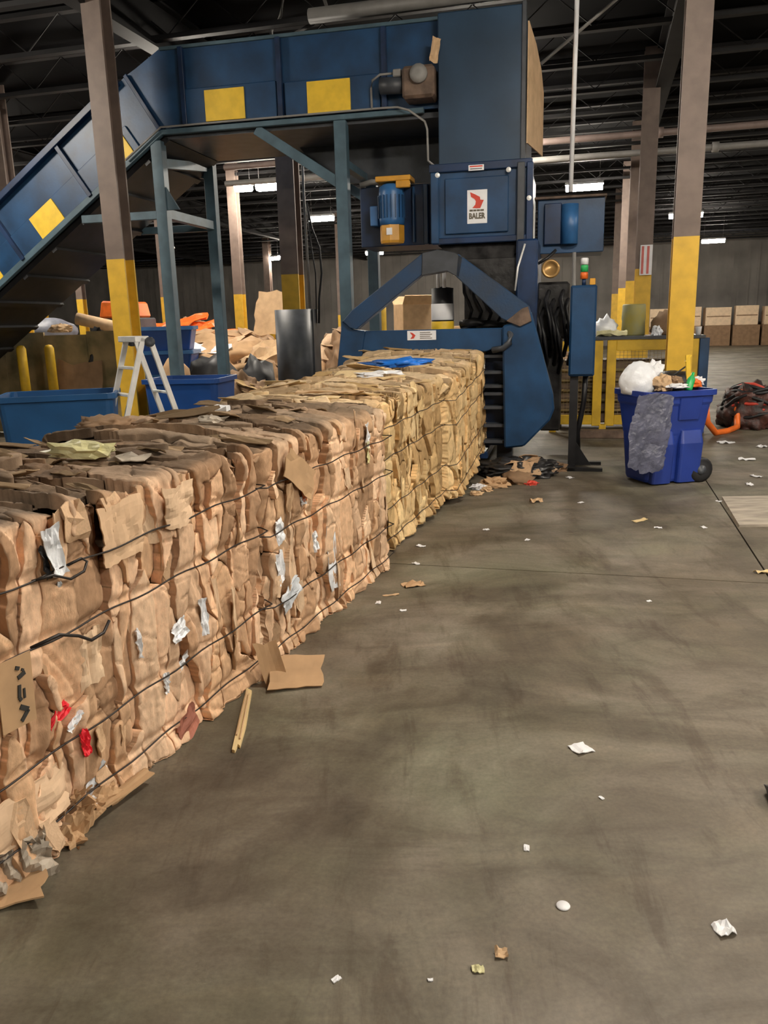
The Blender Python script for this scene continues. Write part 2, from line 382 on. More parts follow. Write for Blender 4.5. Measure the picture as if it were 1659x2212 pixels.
a = Vector(bw(-5.2, 10.2, 5.30)); pipe_thing('roof_pipe', 'large grey pipe running above the conveyor to the chute top', [a + exb * 1.7, a + exb * 5.8], 0.085, M['pipe'])
pts = [Vector((-1.15, 11.9, 5.95)), Vector((-1.2, 11.9, 5.7)), Vector((-1.35, 12.0, 5.55)), Vector((-1.35, 12.0, 5.05))]
pipe_thing('electrical_conduit', 'bent grey conduit dropping from the roof onto the conveyor hood', pts, 0.025, M['pipe'], 'conduit')
pts = [Vector((-0.65, 11.6, 5.95)), Vector((-0.55, 11.6, 5.62)), Vector((-0.75, 11.6, 5.5)), Vector((-1.0, 11.7, 5.42)), Vector((-1.05, 11.7, 5.05))]
pipe_thing('electrical_conduit', 'kinked grey conduit nearer the chute above the conveyor hood', pts, 0.025, M['pipe'], 'conduit')

# linear high-bay lights
def lamp(x, y, z, rz, label, group=None, L=1.15, hang=True):
    t = thing('high_bay_light', label, 'ceiling light', (x, y, z), rz, group)
    MB().prism([(-0.16, 0.03), (0.16, 0.03), (0.10, 0.10), (-0.10, 0.10)], -L / 2, L / 2).build('housing', M['white'], t)
    MB().prism([(-0.15, 0.028), (-0.15, -0.06), (-0.09, -0.11), (0.09, -0.11), (0.15, -0.06), (0.15, 0.028)], -L / 2 + 0.02, L / 2 - 0.02).build('lens', M['lens'], t)
    for s_ in (-1, 1):
        MB().tube([(0, s_ * L * 0.4, 0.1), (0, s_ * L * 0.4, ZC - z - 0.005)], 0.006, 5).build('hanger_rod', M['pipe'], t)
    return t
LR = -BYAW + R(90)
lamp(5.64, 23.0, 5.12, LR, 'bright high-bay light right of the blue chute above the blue side cabinet', L=1.0)
lamp(-3.28, 21.2, 5.05, LR, 'small bright light left of a thin brown column, under the conveyor', L=0.42)
lamp(-2.72, 21.6, 5.12, LR, 'bright light right beside a thin brown column, under the conveyor', L=0.6)
lamp(-1.82, 28.0, 5.10, LR, 'bright light just right of the brown column with the dark guard', L=0.85)
lamp(-0.13, 40.0, 4.93, LR, 'distant light seen below the amber pump motor', L=0.85)
lamp(-4.9, 40.0, 4.80, LR, 'small distant light left of a thin far pole', L=0.4)
lamp(-4.35, 40.3, 4.84, LR, 'distant light right of a thin far pole', L=0.65)
lamp(15.25, 38.0, 4.90, LR, 'distant light at the far right beyond the yellow based column', L=1.0)
# the same fixtures added over the hall for light; last ones hidden behind machines
for i, (x, y) in enumerate([(2.0, 4.2), (7.4, 2.0), (5.0, -3.8), (9.8, 9.0), (-6.3, 8.6), (-7.0, -4.0), (13.5, 20.5), (-9.5, 20.0), (-8.8, 29.5), (13.0, -3.0), (11.0, 30.0), (6.2, -0.6), (3.5, 30.0), (5.2, 40.0), (1.95, 16.0), (-3.2, 14.3)]):
    lamp(x, y, 5.12, LR, 'high-bay light added over the hall for its light', 'high-bay lights added for their light', L=1.15)

# ------------------------------------------------------------------ columns
def column(x, y, w, ytop, label, d=None, z1=ZC - 0.02, group=None, base=True):
    d = d or w
    t = thing('steel_column', label, 'column', (x, y, 0), -BYAW, group)
    tk = 0.10 * w
    def hsec(z0, z1_):
        m_ = MB()
        m_.box(-w / 2, w / 2, -d / 2, -d / 2 + tk, z0, z1_).box(-w / 2, w / 2, d / 2 - tk, d / 2, z0, z1_)
        m_.box(-tk / 2, tk / 2, -d / 2 + tk, d / 2 - tk, z0, z1_); return m_
    hsec(ytop, z1).build('shaft', M['col'], t)
    hsec(0.02, ytop).build('yellow_base', M['col_y'], t)
    MB().box(-w * 0.7, w * 0.7, -d * 0.7, d * 0.7, 0, 0.02).build('base_plate', M['col_y'], t)
    return t
column(-3.19, 10.4, 0.245, 2.53, 'near brown steel column with yellow base beside the aluminium ladder', 0.24)
column(3.33, 9.05, 0.262, 2.50, 'near brown steel column with tall yellow base behind the blue rubbish bin', 0.25)
c3 = column(-1.42, 13.9, 0.30, 2.50, 'brown steel column with yellow band rising from the dark guard', 0.28)
column(-3.68, 22.0, 0.24, 2.50, 'thin brown column with pale yellow base between the paired lights')
column(-5.80, 22.6, 0.20, 2.50, 'thin far column with yellow base just right of the front conveyor leg')
column(-8.10, 22.6, 0.19, 2.50, 'thin far column with yellow base under the conveyor incline')
column(-13.4, 33.0, 0.25, 2.50, 'distant column whose yellow stub shows at the edge of the incline')
column(-5.3, 40.2, 0.30, 2.40, 'distant reddish pole between the two small far lights')
column(-1.45, 33.0, 0.30, 2.0, 'distant brown column seen left of the blue machine brace')
cr2 = column(4.66, 14.6, 0.27, 2.48, 'second column of the right row with a striped red and white sign', 0.26)
column(6.0, 19.6, 0.27, 2.48, 'third column of the right row with bright yellow base', 0.26)
column(7.28, 24.6, 0.27, 2.48, 'fourth column of the right row with bright yellow base', 0.26)
column(8.50, 29.6, 0.27, 2.45, 'fifth column of the right row, smallest yellow base', 0.26)
column(-6.75, 15.6, 0.27, 2.5, 'brown column at the far left edge above the conveyor incline', 0.26)
# striped sign hung on the second right column
sg = thing('warning_sign', 'tall narrow red and white striped sign on a far column', 'sign', (4.64, 14.44, 2.37), -BYAW)
MB().box(-0.09, 0.11, -0.012, 0.012, 0.0, 0.50).build('sign_plate', M['white'], sg)
for k in range(2): MB().box(-0.07 + k * 0.09, -0.03 + k * 0.09, -0.016, -0.012, 0.02, 0.48).build('red_stripe', M['pink'], sg)
# dark guard wrapped round the middle column
g = thing('column_guard', 'dark grey curved steel guard round the foot of the middle column', 'guard', (-1.40, 13.62, 0), R(-15))
ring = lambda r_: [(r_ * math.cos(R(180 + k * 18)) * 1.0, r_ * math.sin(R(180 + k * 18)) * 0.9) for k in range(11)]
mb = MB(); ro = ring(0.32); ri = ring(0.29)
vs = [Vector((x, y, z)) for z in (0, 1.93) for x, y in ro] + [Vector((x, y, z)) for z in (0, 1.93) for x, y in ri]
fs = []
for k in range(10):
    fs += [(k, k + 1, 11 + k + 1, 11 + k), (22 + k + 1, 22 + k, 33 + k, 33 + k + 1), (11 + k, 11 + k + 1, 33 + k + 1, 33 + k), (k + 1, k, 22 + k, 22 + k + 1)]
fs += [(0, 11, 33, 22), (10, 32, 43, 21)]
mb.add(vs, fs).build('curved_shell', M['dgrey'], g, True)
MB().box(-0.335, -0.29, -0.02, 0.30, 0, 1.93).build('side_flange', M['dgrey'], g)
MB().box(0.29, 0.335, -0.02, 0.30, 0, 1.93).build('side_flange', M['dgrey'], g)
# conduits and a sagging cable on the middle column
pipe_thing('electrical_conduit', 'pale conduit clipped to the right edge of the middle column', [(-1.16, 13.75, 5.9), (-1.16, 13.75, 3.6), (-1.14, 13.75, 1.95)], 0.022, M['pipe'], 'conduit')
pipe_thing('hanging_cable', 'dark cable bulging out beside the middle column', [(-1.12, 13.7, 3.6), (-1.05, 13.7, 3.2), (-0.94, 13.7, 2.9), (-0.92, 13.7, 2.5), (-0.98, 13.7, 2.1), (-1.0, 13.7, 1.7)], 0.018, M['black'], 'cable')
pipe_thing('hanging_cable', 'thinner dark cable lying close to the middle column', [(-1.11, 13.68, 3.5), (-1.08, 13.68, 3.0), (-1.02, 13.68, 2.5), (-1.03, 13.68, 2.0), (-1.04, 13.68, 1.7)], 0.012, M['black'], 'cable')

# ------------------------------------------------------------------ cardboard bales
def sheet_variant(seed, nx=4, ny=5):
    rs = np.random.RandomState(seed)
    gx, gy = np.meshgrid(np.linspace(-0.5, 0.5, nx), np.linspace(-0.5, 0.5, ny), indexing='ij')
    h = (rs.uniform(-0.35, 0.35) * gy ** 2 + rs.uniform(-0.25, 0.25) * gx ** 2 + rs.uniform(-0.15, 0.15) * gx * gy + 0.03 * rs.randn(nx, ny)) * 0.16
    X = gx + rs.randn(nx, ny) * 0.03; Y = gy + rs.randn(nx, ny) * 0.03
    X[0, 0] += rs.rand() * 0.25; X[-1, -1] -= rs.rand() * 0.25; Y[0, 0] += rs.rand() * 0.15; Y[-1, 0] += rs.rand() * 0.2
    t = 0.004
    v = np.concatenate([np.stack([X, Y, h + t], -1).reshape(-1, 3), np.stack([X, Y, h], -1).reshape(-1, 3)])
    N = nx * ny; f = []
    for i in range(nx - 1):
        for j in range(ny - 1):
            a = i * ny + j; f.append((a, a + ny, a + ny + 1, a + 1))
    bd = [j for j in range(ny)] + [i * ny + ny - 1 for i in range(1, nx)] + [(nx - 1) * ny + j for j in range(ny - 2, -1, -1)] + [i * ny for i in range(nx - 2, 0, -1)]
    for k in range(len(bd)):
        a = bd[k]; b = bd[(k + 1) % len(bd)]; f.append((a, b, N + b, N + a))
    f.append(tuple(N + k for k in bd))
    me = bpy.data.meshes.new('cardboard_sheet'); me.from_pydata([tuple(p) for p in v], [], f)
    bm = bmesh.new(); bm.from_mesh(me); bmesh.ops.recalc_face_normals(bm, faces=bm.faces); bm.to_mesh(me); bm.free()
    return me
SV = {k: [sheet_variant(100 + i) for i in range(14)] for k in ('sheet', 'sheet_top', 'sheet_ol')}
for k in SV:
    for me in SV[k]: me.materials.append(M[k])

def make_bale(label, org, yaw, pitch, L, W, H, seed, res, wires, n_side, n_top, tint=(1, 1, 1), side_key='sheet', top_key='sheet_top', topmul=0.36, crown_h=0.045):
    t = thing('cardboard_bale', label, 'bale', (org[0], org[1], org[2]), group='wire-tied cardboard bales in a row', rot=(R(pitch), 0, -R(yaw)))
    rs = np.random.RandomState(seed); rr = random.Random(seed)
    rc = 0.032
    # perimeter: right side, top, left side, bottom
    prof = []
    def seg(p0, p1, nrm, s0, step):
        d = math.hypot(p1[0] - p0[0], p1[1] - p0[1]); n = max(2, int(d / step))
        for k in range(n):
            f_ = k / n; prof.append((p0[0] + (p1[0] - p0[0]) * f_, p0[1] + (p1[1] - p0[1]) * f_, nrm[0], nrm[1], s0 + d * f_))
        return s0 + d
    def arc(cx, cz, a0, s0, n):
        for k in range(n):
            a = R(a0 + 90 * k / n); prof.append((cx + rc * math.cos(a), cz + rc * math.sin(a), math.cos(a), math.sin(a), s0 + rc * R(90 * k / n)))
        return s0 + rc * math.pi / 2
    s = 0.0
    s = seg((0, 0.0), (0, H - rc), (1, 0), s, res); s = arc(-rc, H - rc, 0, s, 6)
    s_top0 = s
    s = seg((-rc, H), (-W + rc, H), (0, 1), s, res * 1.25); s = arc(-W + rc, H - rc, 90, s, 3)
    s = seg((-W, H - rc), (-W, 0.0), (-1, 0), s, res * 4)
    s = seg((-W, 0), (0, 0), (0, -1), s, res * 8)
    prof = np.array(prof); S = prof[:, 4]
    nu = int(L / res) + 1; U = np.linspace(0, L, nu)
    uu, ss = np.meshgrid(U, S, indexing='ij')
    # crushed sheets: power cells stretched round the bale
    smax = s_top0 + W
    cells = []
    ncell = int(L * smax / (0.070 * 0.28))
    cu = rs.rand(ncell) * (L + 0.1) - 0.05; cs = rs.rand(ncell) * (smax + 0.2) - 0.1
    wu = rs.uniform(0.7, 1.6, ncell); wt = rs.uniform(0, 1, ncell) ** 3 * 1.1
    wx = uu + 0.035 * (vnoise(uu * 9 + seed, ss * 5) - 0.5) + 0.05 * (vnoise(uu * 3, ss * 3.3 + seed) - 0.5)
    wy = ss + 0.10 * (vnoise(uu * 7 + 31, ss * 4 + seed) - 0.5)
    d1 = np.full(uu.shape, 9e9); d2 = np.full(uu.shape, 9e9); idx = np.zeros(uu.shape, int)
    for k in range(ncell):
        d = np.sqrt(((wx - cu[k]) / 0.070) ** 2 + ((wy - cs[k]) / 0.28) ** 2) - wt[k]
        c = d < d1
        d2 = np.where(c, d1, np.minimum(d2, d)); idx = np.where(c, k, idx); d1 = np.where(c, d, d1)
    amp_ = np.where(cs > s_top0 - 0.05, 1.7, 1.0)
    off = rs.randn(ncell) * 0.010 * amp_; off[rs.rand(ncell) < 0.06] -= 0.025
    tu = rs.uniform(-0.30, 0.30, ncell) * amp_; ts = rs.uniform(-0.07, 0.07, ncell)
    e = np.clip(d2 - d1, 0, 1)
    fine = 0.006 * (vnoise(uu * 80, ss * 60 + seed) - 0.5)
    fine += 0.024 * (vnoise(uu * 2.1 + seed * 1.7, ss * 2.4) - 0.5)
    for zw in wires: fine -= 0.018 * np.exp(-((ss - zw) / 0.022) ** 2)
    endf = np.exp(-(uu / 0.05) ** 2) + np.exp(-((L - uu) / 0.05) ** 2)
    fine -= 0.045 * endf + 0.04 * endf * (vnoise(ss * 14, uu * 0 + seed) - 0.3)
    fine += 0.05 * np.exp(-(ss / 0.07) ** 2) * (vnoise(uu * 11 + seed, ss * 3) - 0.25)
    fine -= 0.004 * np.exp(-(e / 0.12) ** 2)
    pa = rs.uniform(0.25, 1.0, ncell) ** 2; sl = rs.uniform(-0.25, 0.25, ncell)
    def cell_h(k, u_, s_):
        q = u_ + sl[k] * (s_ - cs[k])
        v_ = off[k] + tu[k] * (u_ - cu[k]) + ts[k] * (s_ - cs[k])
        v_ = v_ + pa[k] * (0.024 * (np.abs(vnoise(q * 19 + k * 3.7, s_ * 2.6 + k) - 0.5) * 2 - 0.4) + 0.016 * (np.abs(vnoise(q * 47 + k * 1.3, s_ * 5 + k) - 0.5) * 2 - 0.4))
        v_ = v_ - 0.05 * np.clip(np.abs(vnoise(q * 3 + k, s_ * 9 + k * 2.1) - 0.5) * -12 + 0.35, 0, 1)
        return np.clip(v_, -0.085, 0.045)
    h = cell_h(idx, wx, wy) + fine
    h *= np.where(ss > smax + 0.3, 0.3, 1.0)
    X = prof[:, 0][None, :] + prof[:, 2][None, :] * h
    Z = np.maximum(prof[:, 1][None, :] + prof[:, 3][None, :] * h, 0.004)
    Y = uu + 0.03 * (vnoise(ss * 6 + seed, uu * 6) - 0.5)
    # crown of the top
    Z = Z + np.where(prof[:, 1] > H - 0.2, 1, 0)[None, :] * crown_h * np.sin(np.clip(-X / W, 0, 1) * math.pi)
    npf = len(S)
    V = np.stack([X, Y, Z], -1).reshape(-1, 3)
    i0 = np.arange(nu - 1)[:, None] * npf; j0 = np.arange(npf)[None, :]; j1 = (j0 + 1) % npf
    Fq = np.stack([i0 + j0, i0 + j1, i0 + npf + j1, i0 + npf + j0], -1).reshape(-1, 4)
    fi = np.arange(nu - 1)[:, None] + 0 * j0; fj = 0 * i0 + j0
    fcell = idx[fi, fj].reshape(-1)
    vis = ((S[fj] < smax + 0.02) & (fj < npf - 1)).reshape(-1)          # right side and top are built sheet by sheet
    verts = V.tolist(); faces = Fq[~vis].tolist()
    pal = np.array(TAN) * np.array(tint); tp = np.array(TOP)
    ci = pal[rs.randint(0, len(pal), ncell)] * rs.uniform(0.85, 1.15, (ncell, 1))
    pale = (rs.rand(ncell) < 0.45) * 0.30                     # torn pale edges
    col = (ci[idx] * (1 + pale[idx] * np.exp(-((e - 0.05) / 0.05) ** 2))[..., None]).reshape(-1, 3)
    dust_shade = np.clip((S - (s_top0 - 0.06)) / 0.10, 0, 1) * (S < smax + 0.2)  # top faces: brown dust plus shade painted into the colour
    dust_shade = (dust_shade[None, :] * (0.55 + 0.75 * vnoise(uu * 4 + 3, ss * 4 + seed))).clip(0, 1).reshape(-1, 1)
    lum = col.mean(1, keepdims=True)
    col = col * (1 - dust_shade) + dust_shade * topmul * (0.5 * col + 0.5 * lum * np.array([1.18, 0.95, 0.72]))
    cols = np.concatenate([col, np.ones((len(col), 1))], 1); allcols = cols
    # closed ends: rings shrinking to the middle
    extra = []
    for end, base in ((0, 0), (1, (nu - 1) * npf)):
        ringi = list(range(base, base + npf)); cx, cz = -W / 2, H / 2
        for q, kq in enumerate((0.86, 0.6, 0.3)):
            st = len(verts)
            for k in range(npf):
                p = V[base + k]
                yq = p[1] + (-1 if end == 0 else 1) * (0.015 + 0.03 * rr.random())
                verts.append([cx + (p[0] - cx) * kq, yq, cz + (p[2] - cz) * kq]); extra.append(cols[base + k])
            new = list(range(st, st + npf))
            for k in range(npf):
                qd = [ringi[k], ringi[(k + 1) % npf], new[(k + 1) % npf], new[k]]
                faces.append(qd[::-1] if end == 0 else qd)
            ringi = new
        st = len(verts); verts.append([cx, V[base][1], cz]); extra.append(cols[base])
        for k in range(npf): faces.append([ringi[k], ringi[(k + 1) % npf], st])
    mcols = np.concatenate([cols, np.array(extra)], 0)
    me = bpy.data.meshes.new('pressed_mass'); me.from_pydata(verts, [], faces)
    at = me.attributes.new('tone', 'FLOAT_COLOR', 'POINT'); at.data.foreach_set('color', mcols.astype(np.float32).ravel())
    me.polygons.foreach_set('use_smooth', [True] * len(me.polygons))
    link('pressed_mass', me, M['bale'], t)
    # every crushed sheet end of the two open faces is a piece of its own, with its edge turned in
    crown = lambda x_, zb: np.where(zb > H - 0.2, 1, 0) * crown_h * np.sin(np.clip(-x_ / W, 0, 1) * math.pi)
    ui = np.repeat(np.arange(nu), npf); si = np.tile(np.arange(npf), nu)
    fz = fine.reshape(-1); WX = wx.reshape(-1); WY = wy.reshape(-1); YY = Y.reshape(-1); UU = uu.reshape(-1)
    for k in np.unique(fcell[vis]):
        fk = Fq[vis & (fcell == k)]
        vid, inv = np.unique(fk, return_inverse=True); inv = inv.reshape(fk.shape)
        hh = cell_h(k, WX[vid], WY[vid]) + fz[vid]
        def place(hv):
            x_ = prof[si[vid], 0] + prof[si[vid], 2] * hv; zb = prof[si[vid], 1]
            z_ = np.maximum(zb + prof[si[vid], 3] * hv, 0.004)
            return np.stack([x_, YY[vid], z_ + crown(x_, zb)], -1)
        P0 = place(hh); P1 = place(hh - 0.05)
        n0 = len(vid); cnt = {}
        fl_ = inv.tolist()
        for q in fl_:
            for a_ in range(4):
                ed = (q[a_], q[(a_ + 1) % 4]); cnt[ed] = cnt.get(ed, 0) + 1
        nb = {}
        for (a_, b_) in cnt:
            if (b_, a_) not in cnt: nb.setdefault(a_, []).append(b_); nb.setdefault(b_, []).append(a_)
        if nb:                       # even out the torn outline
            ks = [q for q in nb if len(nb[q]) == 2]; n1 = [nb[q][0] for q in ks]; n2 = [nb[q][1] for q in ks]
            for _ in range(3):
                for PP in (P0, P1): PP[ks] = 0.4 * PP[ks] + 0.3 * (PP[n1] + PP[n2])
            gap = rr.choice((0.0, 0.002, 0.004, 0.006))           # slit left between pressed sheets
            bv = list(nb); cen = P0.mean(0); dv = cen - P0[bv]; dv /= np.linalg.norm(dv, axis=1, keepdims=True) + 1e-6
            P0[bv] += dv * gap; P1[bv] += dv * (gap + 0.002)
        fs_ = fl_ + [[b_, a_, n0 + a_, n0 + b_] for (a_, b_) in cnt if (b_, a_) not in cnt]
        used = sorted({i for q in fs_ for i in q if i >= n0}); rm = {o_: n0 + j for j, o_ in enumerate(used)}
        fs_ = [[i if i < n0 else rm[i] for i in q] for q in fs_]
        vs_ = P0.tolist() + [P1[i - n0].tolist() for i in used]
        mk_ = bpy.data.meshes.new('cardboard_sheet'); mk_.from_pydata(vs_, [], fs_)
        cc_ = np.concatenate([cols[vid], cols[vid][[i - n0 for i in used]]], 0) if used else cols[vid]
        at_ = mk_.attributes.new('tone', 'FLOAT_COLOR', 'POINT'); at_.data.foreach_set('color', cc_.astype(np.float32).ravel())
        mk_.polygons.foreach_set('use_smooth', [i < len(fl_) for i in range(len(mk_.polygons))])
        link('cardboard_sheet', mk_, M['bale'], t)
    # surface position lookup for things fixed on the bale
    def surf(u, s_):
        a = min(max(int(round(u / L * (nu - 1))), 0), nu - 1); b = int(np.argmin(np.abs(S - s_)))
        return Vector(V[a * npf + b]), Vector((prof[b, 2], 0, prof[b, 3]))
    # loose sheet ends standing proud of the mass
    for k in range(n_side):
        u = rr.uniform(0.04, L - 0.04); s_ = rr.uniform(0.03, H - 0.04)
        if any(abs(s_ - zw) < 0.05 for zw in wires): s_ += 0.07
        if seed == 3 and u < 0.45 and 0.42 < s_ < 0.80: continue
        p, n = surf(u, min(s_, H - 0.03))
        w_ = rr.choice((0.03, 0.04, 0.05, 0.07, 0.09)) * rr.uniform(0.8, 1.3); h_ = rr.uniform(0.10, 0.30)
        yawt = rr.gauss(0, 0.30); tl = rr.gauss(0, 0.06); rl = rr.gauss(0, 0.09)
        if s_ < 0.12: tl -= 0.3; rl *= 3; h_ = min(h_, 0.12)
        ext = h_ / 2 * abs(math.cos(rl)) + w_ / 2 * abs(math.sin(rl)) + 0.015
        p.z = max(p.z, ext)
        base_m = Matrix(((0, 0, 1), (1, 0, 0), (0, 1, 0)))      # sheet x->u(y), y->z, normal->+x
        mt = Matrix.Rotation(yawt, 3, 'Z') @ Matrix.Rotation(tl, 3, 'Y') @ base_m @ Matrix.Rotation(rl, 3, 'Z')
        o = link('cardboard_sheet', rr.choice(SV[side_key]), None, t, loc=p + n * rr.uniform(-0.012, 0.006), rot=mt.to_euler(), scale=(w_, h_, 1.0))
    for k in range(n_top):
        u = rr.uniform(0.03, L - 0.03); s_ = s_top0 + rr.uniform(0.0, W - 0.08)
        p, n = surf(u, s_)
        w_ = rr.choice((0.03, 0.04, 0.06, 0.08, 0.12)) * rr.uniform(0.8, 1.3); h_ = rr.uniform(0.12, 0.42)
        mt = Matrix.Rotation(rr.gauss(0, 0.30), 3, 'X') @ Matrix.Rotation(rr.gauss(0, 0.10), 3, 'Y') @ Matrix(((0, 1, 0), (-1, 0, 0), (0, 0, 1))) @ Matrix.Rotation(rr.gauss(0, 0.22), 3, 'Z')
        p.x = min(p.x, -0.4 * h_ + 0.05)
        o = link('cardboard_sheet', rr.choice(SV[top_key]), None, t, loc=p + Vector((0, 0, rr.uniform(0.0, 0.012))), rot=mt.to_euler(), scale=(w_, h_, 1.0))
    # tie wires pulled tight round the long faces
    for q, zw in enumerate(wires):
        path = []
        for k in range(31):
            u = L * k / 30; p, n = surf(u, zw)
            path.append(Vector((max(p.x + 0.008, 0.026), u, zw + 0.006 * math.sin(k * 0.9 + q * 2))))
        path = [Vector((-0.12, -0.05, zw + 0.003))] + [Vector((-0.03, -0.035, zw))] + path + [Vector((-0.03, L + 0.035, zw)), Vector((-0.12, L + 0.05, zw))]
        MB().tube(path, 0.0034, 6).build('tie_wire', M['wire'], t, True)
    return t, surf

SY = lambda a: (math.sin(R(a)), math.cos(R(a)))
dx, dy = SY(21)
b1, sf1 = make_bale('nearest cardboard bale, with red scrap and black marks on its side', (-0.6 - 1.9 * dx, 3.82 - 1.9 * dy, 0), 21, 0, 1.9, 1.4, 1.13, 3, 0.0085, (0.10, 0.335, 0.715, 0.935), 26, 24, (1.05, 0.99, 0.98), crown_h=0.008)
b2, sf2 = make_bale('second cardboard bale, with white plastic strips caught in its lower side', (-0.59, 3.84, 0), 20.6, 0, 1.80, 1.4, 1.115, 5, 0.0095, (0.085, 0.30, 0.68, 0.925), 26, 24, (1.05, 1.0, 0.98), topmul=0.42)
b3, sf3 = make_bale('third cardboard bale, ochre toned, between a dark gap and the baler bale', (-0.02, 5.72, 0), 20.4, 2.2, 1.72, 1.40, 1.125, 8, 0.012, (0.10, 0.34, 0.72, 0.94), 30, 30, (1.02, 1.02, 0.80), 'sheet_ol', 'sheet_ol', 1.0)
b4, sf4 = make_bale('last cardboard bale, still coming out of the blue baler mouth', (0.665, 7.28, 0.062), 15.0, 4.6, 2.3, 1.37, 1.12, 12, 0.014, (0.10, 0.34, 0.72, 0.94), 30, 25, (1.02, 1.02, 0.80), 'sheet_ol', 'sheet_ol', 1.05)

# ---- scraps squeezed into the bale sides (parts of the bale)
def bale_scrap(bale, surf, name, u, z, w, h, material, seed, amp=0.02, out=0.012, roll=0.0, label=None):
    p, n = surf(u, z); me = crumple_mesh(name, 9, 11, w, h, amp, seed)
    mt = Matrix(((0, 0, 1), (1, 0, 0), (0, 1, 0))) @ Matrix.Rotation(roll, 3, 'Z')
    zc = max(z, h * 0.55)
    o = link(name, me, material, bale, loc=(max(p.x, -0.02) + out * 0.3 - 0.004, u, zc), rot=mt.to_euler())
    if label: o['label'] = label
    return o
for (u, z, w, h, mk, sd, rl, lb) in [
        (0.50, 1.00, 0.065, 0.17, 'film', 1, 0.15, 'torn white film'), (0.468, 0.97, 0.025, 0.11, 'black', 2, 0.1, None), (0.53, 0.93, 0.05, 0.12, 'film_w', 3, 0.1, None),
        (0.46, 0.435, 0.10, 0.05, 'red', 4, 0.5, 'red printed scrap'), (0.49, 0.402, 0.085, 0.028, 'film', 5, 0.45, None), (0.525, 0.30, 0.038, 0.10, 'red', 6, 0.1, 'red strip hanging from the wire'),
        (1.325, 0.47, 0.045, 0.17, 'film', 7, 0.05, None), (1.14, 0.48, 0.10, 0.08, 'film', 8, 0.3, None), (1.17, 0.315, 0.12, 0.035, 'film', 9, 0.6, None),
        (0.89, 0.52, 0.025, 0.12, 'white', 10, 0.1, None), (1.02, 0.30, 0.03, 0.09, 'white', 11, 0.1, None),
        (1.12, 0.05, 0.14, 0.12, 'redcard', 12, 0.4, 'reddish sheet at the foot'), (0.60, 0.10, 0.14, 0.06, 'film_w', 13, 0.5, None), (0.52, 0.05, 0.07, 0.06, 'white', 14, 0.3, None)]:
    bale_scrap(b1, sf1, 'plastic_scrap', u, z, w, h, M[mk], sd, roll=rl, label=lb)
for (u, z, w, h, mk, sd, rl, lb) in [
        (0.15, 0.665, 0.075, 0.13, 'film', 21, 0.2, None), (0.135, 0.475, 0.10, 0.17, 'film', 22, 0.2, None), (0.20, 0.31, 0.20, 0.11, 'film_w', 23, 0.4, 'cloudy film wad'),
        (0.74, 0.36, 0.11, 0.42, 'film', 24, 0.12, 'long white film strip'), (0.56, 0.50, 0.06, 0.12, 'film', 25, 0.3, None), (0.44, 0.77, 0.07, 0.06, 'white', 26, 0.3, None),
        (0.46, 0.81, 0.10, 0.09, 'orange', 27, 0.4, None), (1.37, 0.99, 0.05, 0.16, 'white', 28, 0.05, None), (1.36, 0.88, 0.035, 0.14, 'cream', 29, 0.05, 'yellow tape')]:
    bale_scrap(b2, sf2, 'plastic_scrap', u, z, w, h, M[mk], sd, roll=rl, label=lb)
# marker strokes on the flat panel at the very front
def stroke(a, b, w=0.012):
    pa, na = sf1(a[0], a[1]); xo = 0.034
    MB().bar((xo, a[0], a[1]), (xo, b[0], b[1]), 0.003, w, upv=(0, 1, 0.3)).build('marker_stroke', M['ink'], b1)
pn = MB().prism([(0.20, 0.50), (0.335, 0.49), (0.345, 0.72), (0.21, 0.725)], 0.0, 0.004, Matrix(((0, 1, 0, 0.028), (1, 0, 0, 0), (0, 0, 1, 0), (0, 0, 0, 1))))
pn.build('box_panel', M['tan'], b1)
stroke((0.278, 0.690), (0.292, 0.682)); stroke((0.300, 0.676), (0.308, 0.670), 0.008); stroke((0.282, 0.654), (0.312, 0.662), 0.014)
stroke((0.284, 0.630), (0.278, 0.590)); stroke((0.278, 0.590), (0.284, 0.578)); stroke((0.300, 0.612), (0.298, 0.580), 0.008)
stroke((0.276, 0.560), (0.306, 0.538), 0.016); stroke((0.306, 0.538), (0.274, 0.512), 0.014)
# big folded boxes showing on the near bale, and wire tails
for (u, z, w, h, bend) in [(0.86, 0.98, 0.24, 0.22, 0.16), (1.20, 1.00, 0.20, 0.17, 0.20), (0.28, 0.20, 0.30, 0.17, 0.10), (0.62, 0.58, 0.12, 0.20, 0.05)]:
    me = crumple_mesh('box_face', 12, 14, w, h, 0.030, int(u * 100), 0.005, -bend * 0.5, 2.0)
    link('box_face', me, M['sheetv'], b1, loc=(0.0, u, z), rot=Matrix(((0, 0, 1), (1, 0, 0), (0, 1, 0))).to_euler())
MB().tube([(0.02, 0.40, 0.93), (0.05, 0.46, 0.935), (0.055, 0.53, 0.90), (0.05, 0.60, 0.905), (0.04, 0.63, 0.93), (0.045, 0.60, 0.95), (0.03, 0.55, 0.94)], 0.005, 6).build('wire_tail', M['wire'], b1, True)
MB().tube([(0.02, 0.36, 0.72), (0.055, 0.45, 0.735), (0.06, 0.53, 0.70), (0.055, 0.59, 0.66), (0.05, 0.66, 0.66), (0.045, 0.70, 0.69)], 0.006, 6).build('wire_tail', M['wire'], b1, True)
me = crumple_mesh('box_flap', 10, 6, 0.34, 0.16, 0.01, 77, 0.005, 0.0, 2.0)
link('box_flap', me, M['tan'], b2, loc=(0.03, 0.34, 0.93), rot=(Matrix(((0, 0, 1), (1, 0, 0), (0, 1, 0))) @ Matrix.Rotation(R(-32), 3, 'Z')).to_euler())

